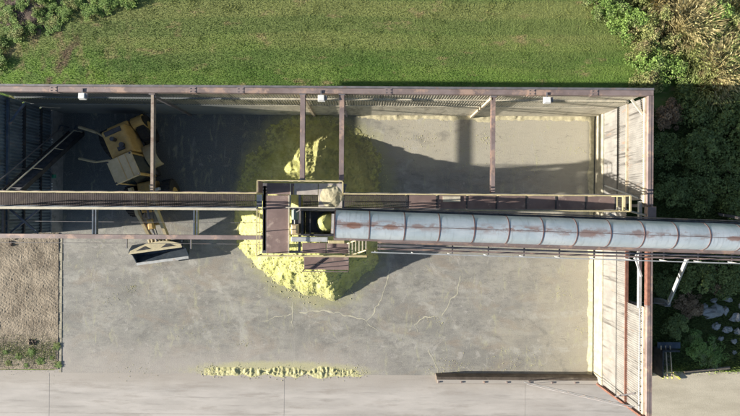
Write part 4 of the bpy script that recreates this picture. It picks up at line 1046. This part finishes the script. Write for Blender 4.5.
# lawn grass blades
def grass(n, fn, hmin, hmax, name, m, w=.012):
    P = fn(n); n = len(P); a = rng.uniform(0, 2*np.pi, n); tilt = rng.uniform(.2, 1.0, n)
    d = np.stack([np.cos(a)*tilt, np.sin(a)*tilt, np.ones(n)], 1); d /= np.linalg.norm(d, axis=1)[:, None]
    h = rng.uniform(hmin, hmax, n)[:, None]; s_ = np.stack([-np.sin(a), np.cos(a), np.zeros(n)], 1)
    P = np.column_stack([P, np.full(n, -.03)])
    return tag(quads_mesh(name, P+d*h*.5, d*h*.5, s_*w, rng.uniform(0, 1, n), m), kind='stuff')
def lawn_pts(n):
    x = rng.uniform(-21.5, 15, n); y = rng.uniform(5.62, 12.6, n)
    c = rng.uniform(0, 1, n); return np.stack([x, y], 1)
o = grass(230000, lawn_pts, .015, .04, 'lawn_grass', M['blade'], .013); o['label'] = 'mown green lawn grass with browner patches beyond the back wall'; o['category'] = 'grass'
def tuft_pts(n):
    m_ = n//60; c = np.stack([rng.uniform(-21.5, 13.5, m_), rng.uniform(5.7, 12.6, m_)], 1)
    # more tufts towards the rough upper lawn
    keep = rng.uniform(0, 1, m_) < .25+.75*np.clip((c[:, 1]-7.5)/4, 0, 1); c = c[keep]
    return (c[:, None, :]+rng.normal(0, .14, (len(c), 60, 2))).reshape(-1, 2)
o = grass(14000, tuft_pts, .03, .06, 'grass_tufts', M['blade'], .014); o['label'] = 'coarse tufts standing up in the rougher upper lawn'; o['category'] = 'grass'
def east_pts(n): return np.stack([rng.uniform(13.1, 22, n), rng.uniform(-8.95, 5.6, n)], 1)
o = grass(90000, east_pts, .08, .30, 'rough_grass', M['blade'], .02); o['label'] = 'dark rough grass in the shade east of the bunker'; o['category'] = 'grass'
def verge_pts(n):
    q = rng.uniform(0, 1, n); return np.stack([15.6+5*q, -8.95+.12*q+rng.normal(0, .12, n)+.1], 1)
M['verge'] = leafmat('bright_grass', (.14, .22, .03), (.32, .38, .09))
o = grass(5000, verge_pts, .06, .2, 'verge_grass', M['verge'], .015); o['label'] = 'bright grass verge between the shrubs and the pale road'; o['category'] = 'grass'
def west_pts(n): return np.stack([rng.uniform(-23, -17.5, n), -8.2+rng.normal(0, .42, n)], 1)
o = grass(8000, west_pts, .015, .05, 'ground_weeds', M['verge'], .012); o.location.z = .075; o['label'] = 'sparse low weeds over the foot of the gravel bank'; o['category'] = 'weeds'

# ------------------------------------------------------------------ light, world, camera
SE = math.radians(16.6); SA = math.radians(5.2)
d = Vector((math.cos(SE)*math.cos(SA), math.cos(SE)*math.sin(SA), -math.sin(SE)))
sl = bpy.data.lights.new('sun', 'SUN'); sl.energy = 5.0; sl.angle = math.radians(.5); sl.color = (1, .93, .82)
so = bpy.data.objects.new('sun', sl); C.objects.link(so); so.rotation_euler = d.to_track_quat('-Z', 'Y').to_euler(); so.location = (-20, 0, 20)
w = bpy.data.worlds.new('World'); bpy.context.scene.world = w; w.use_nodes = True; nt = w.node_tree
sky = nt.nodes.new('ShaderNodeTexSky'); sky.sky_type = 'NISHITA'; sky.sun_disc = False
sky.sun_elevation = SE; sky.sun_rotation = math.atan2(-d.x, -d.y)
nt.links.new(sky.outputs[0], nt.nodes['Background'].inputs[0]); nt.nodes['Background'].inputs[1].default_value = .058
cam = bpy.data.cameras.new('camera'); cam.sensor_width = 36; cam.lens = 36*F/740; cam.clip_end = 2000
co = bpy.data.objects.new('camera', cam); C.objects.link(co); co.location = (0, 0, H); co.rotation_euler = (0, 0, T)
bpy.context.scene.camera = co
vs_ = bpy.context.scene.view_settings; vs_.view_transform = 'Standard'; vs_.look = 'None'; vs_.exposure = 1.32; vs_.gamma = 1
for o in bpy.data.objects:
    if '_b' in o: del o['_b']
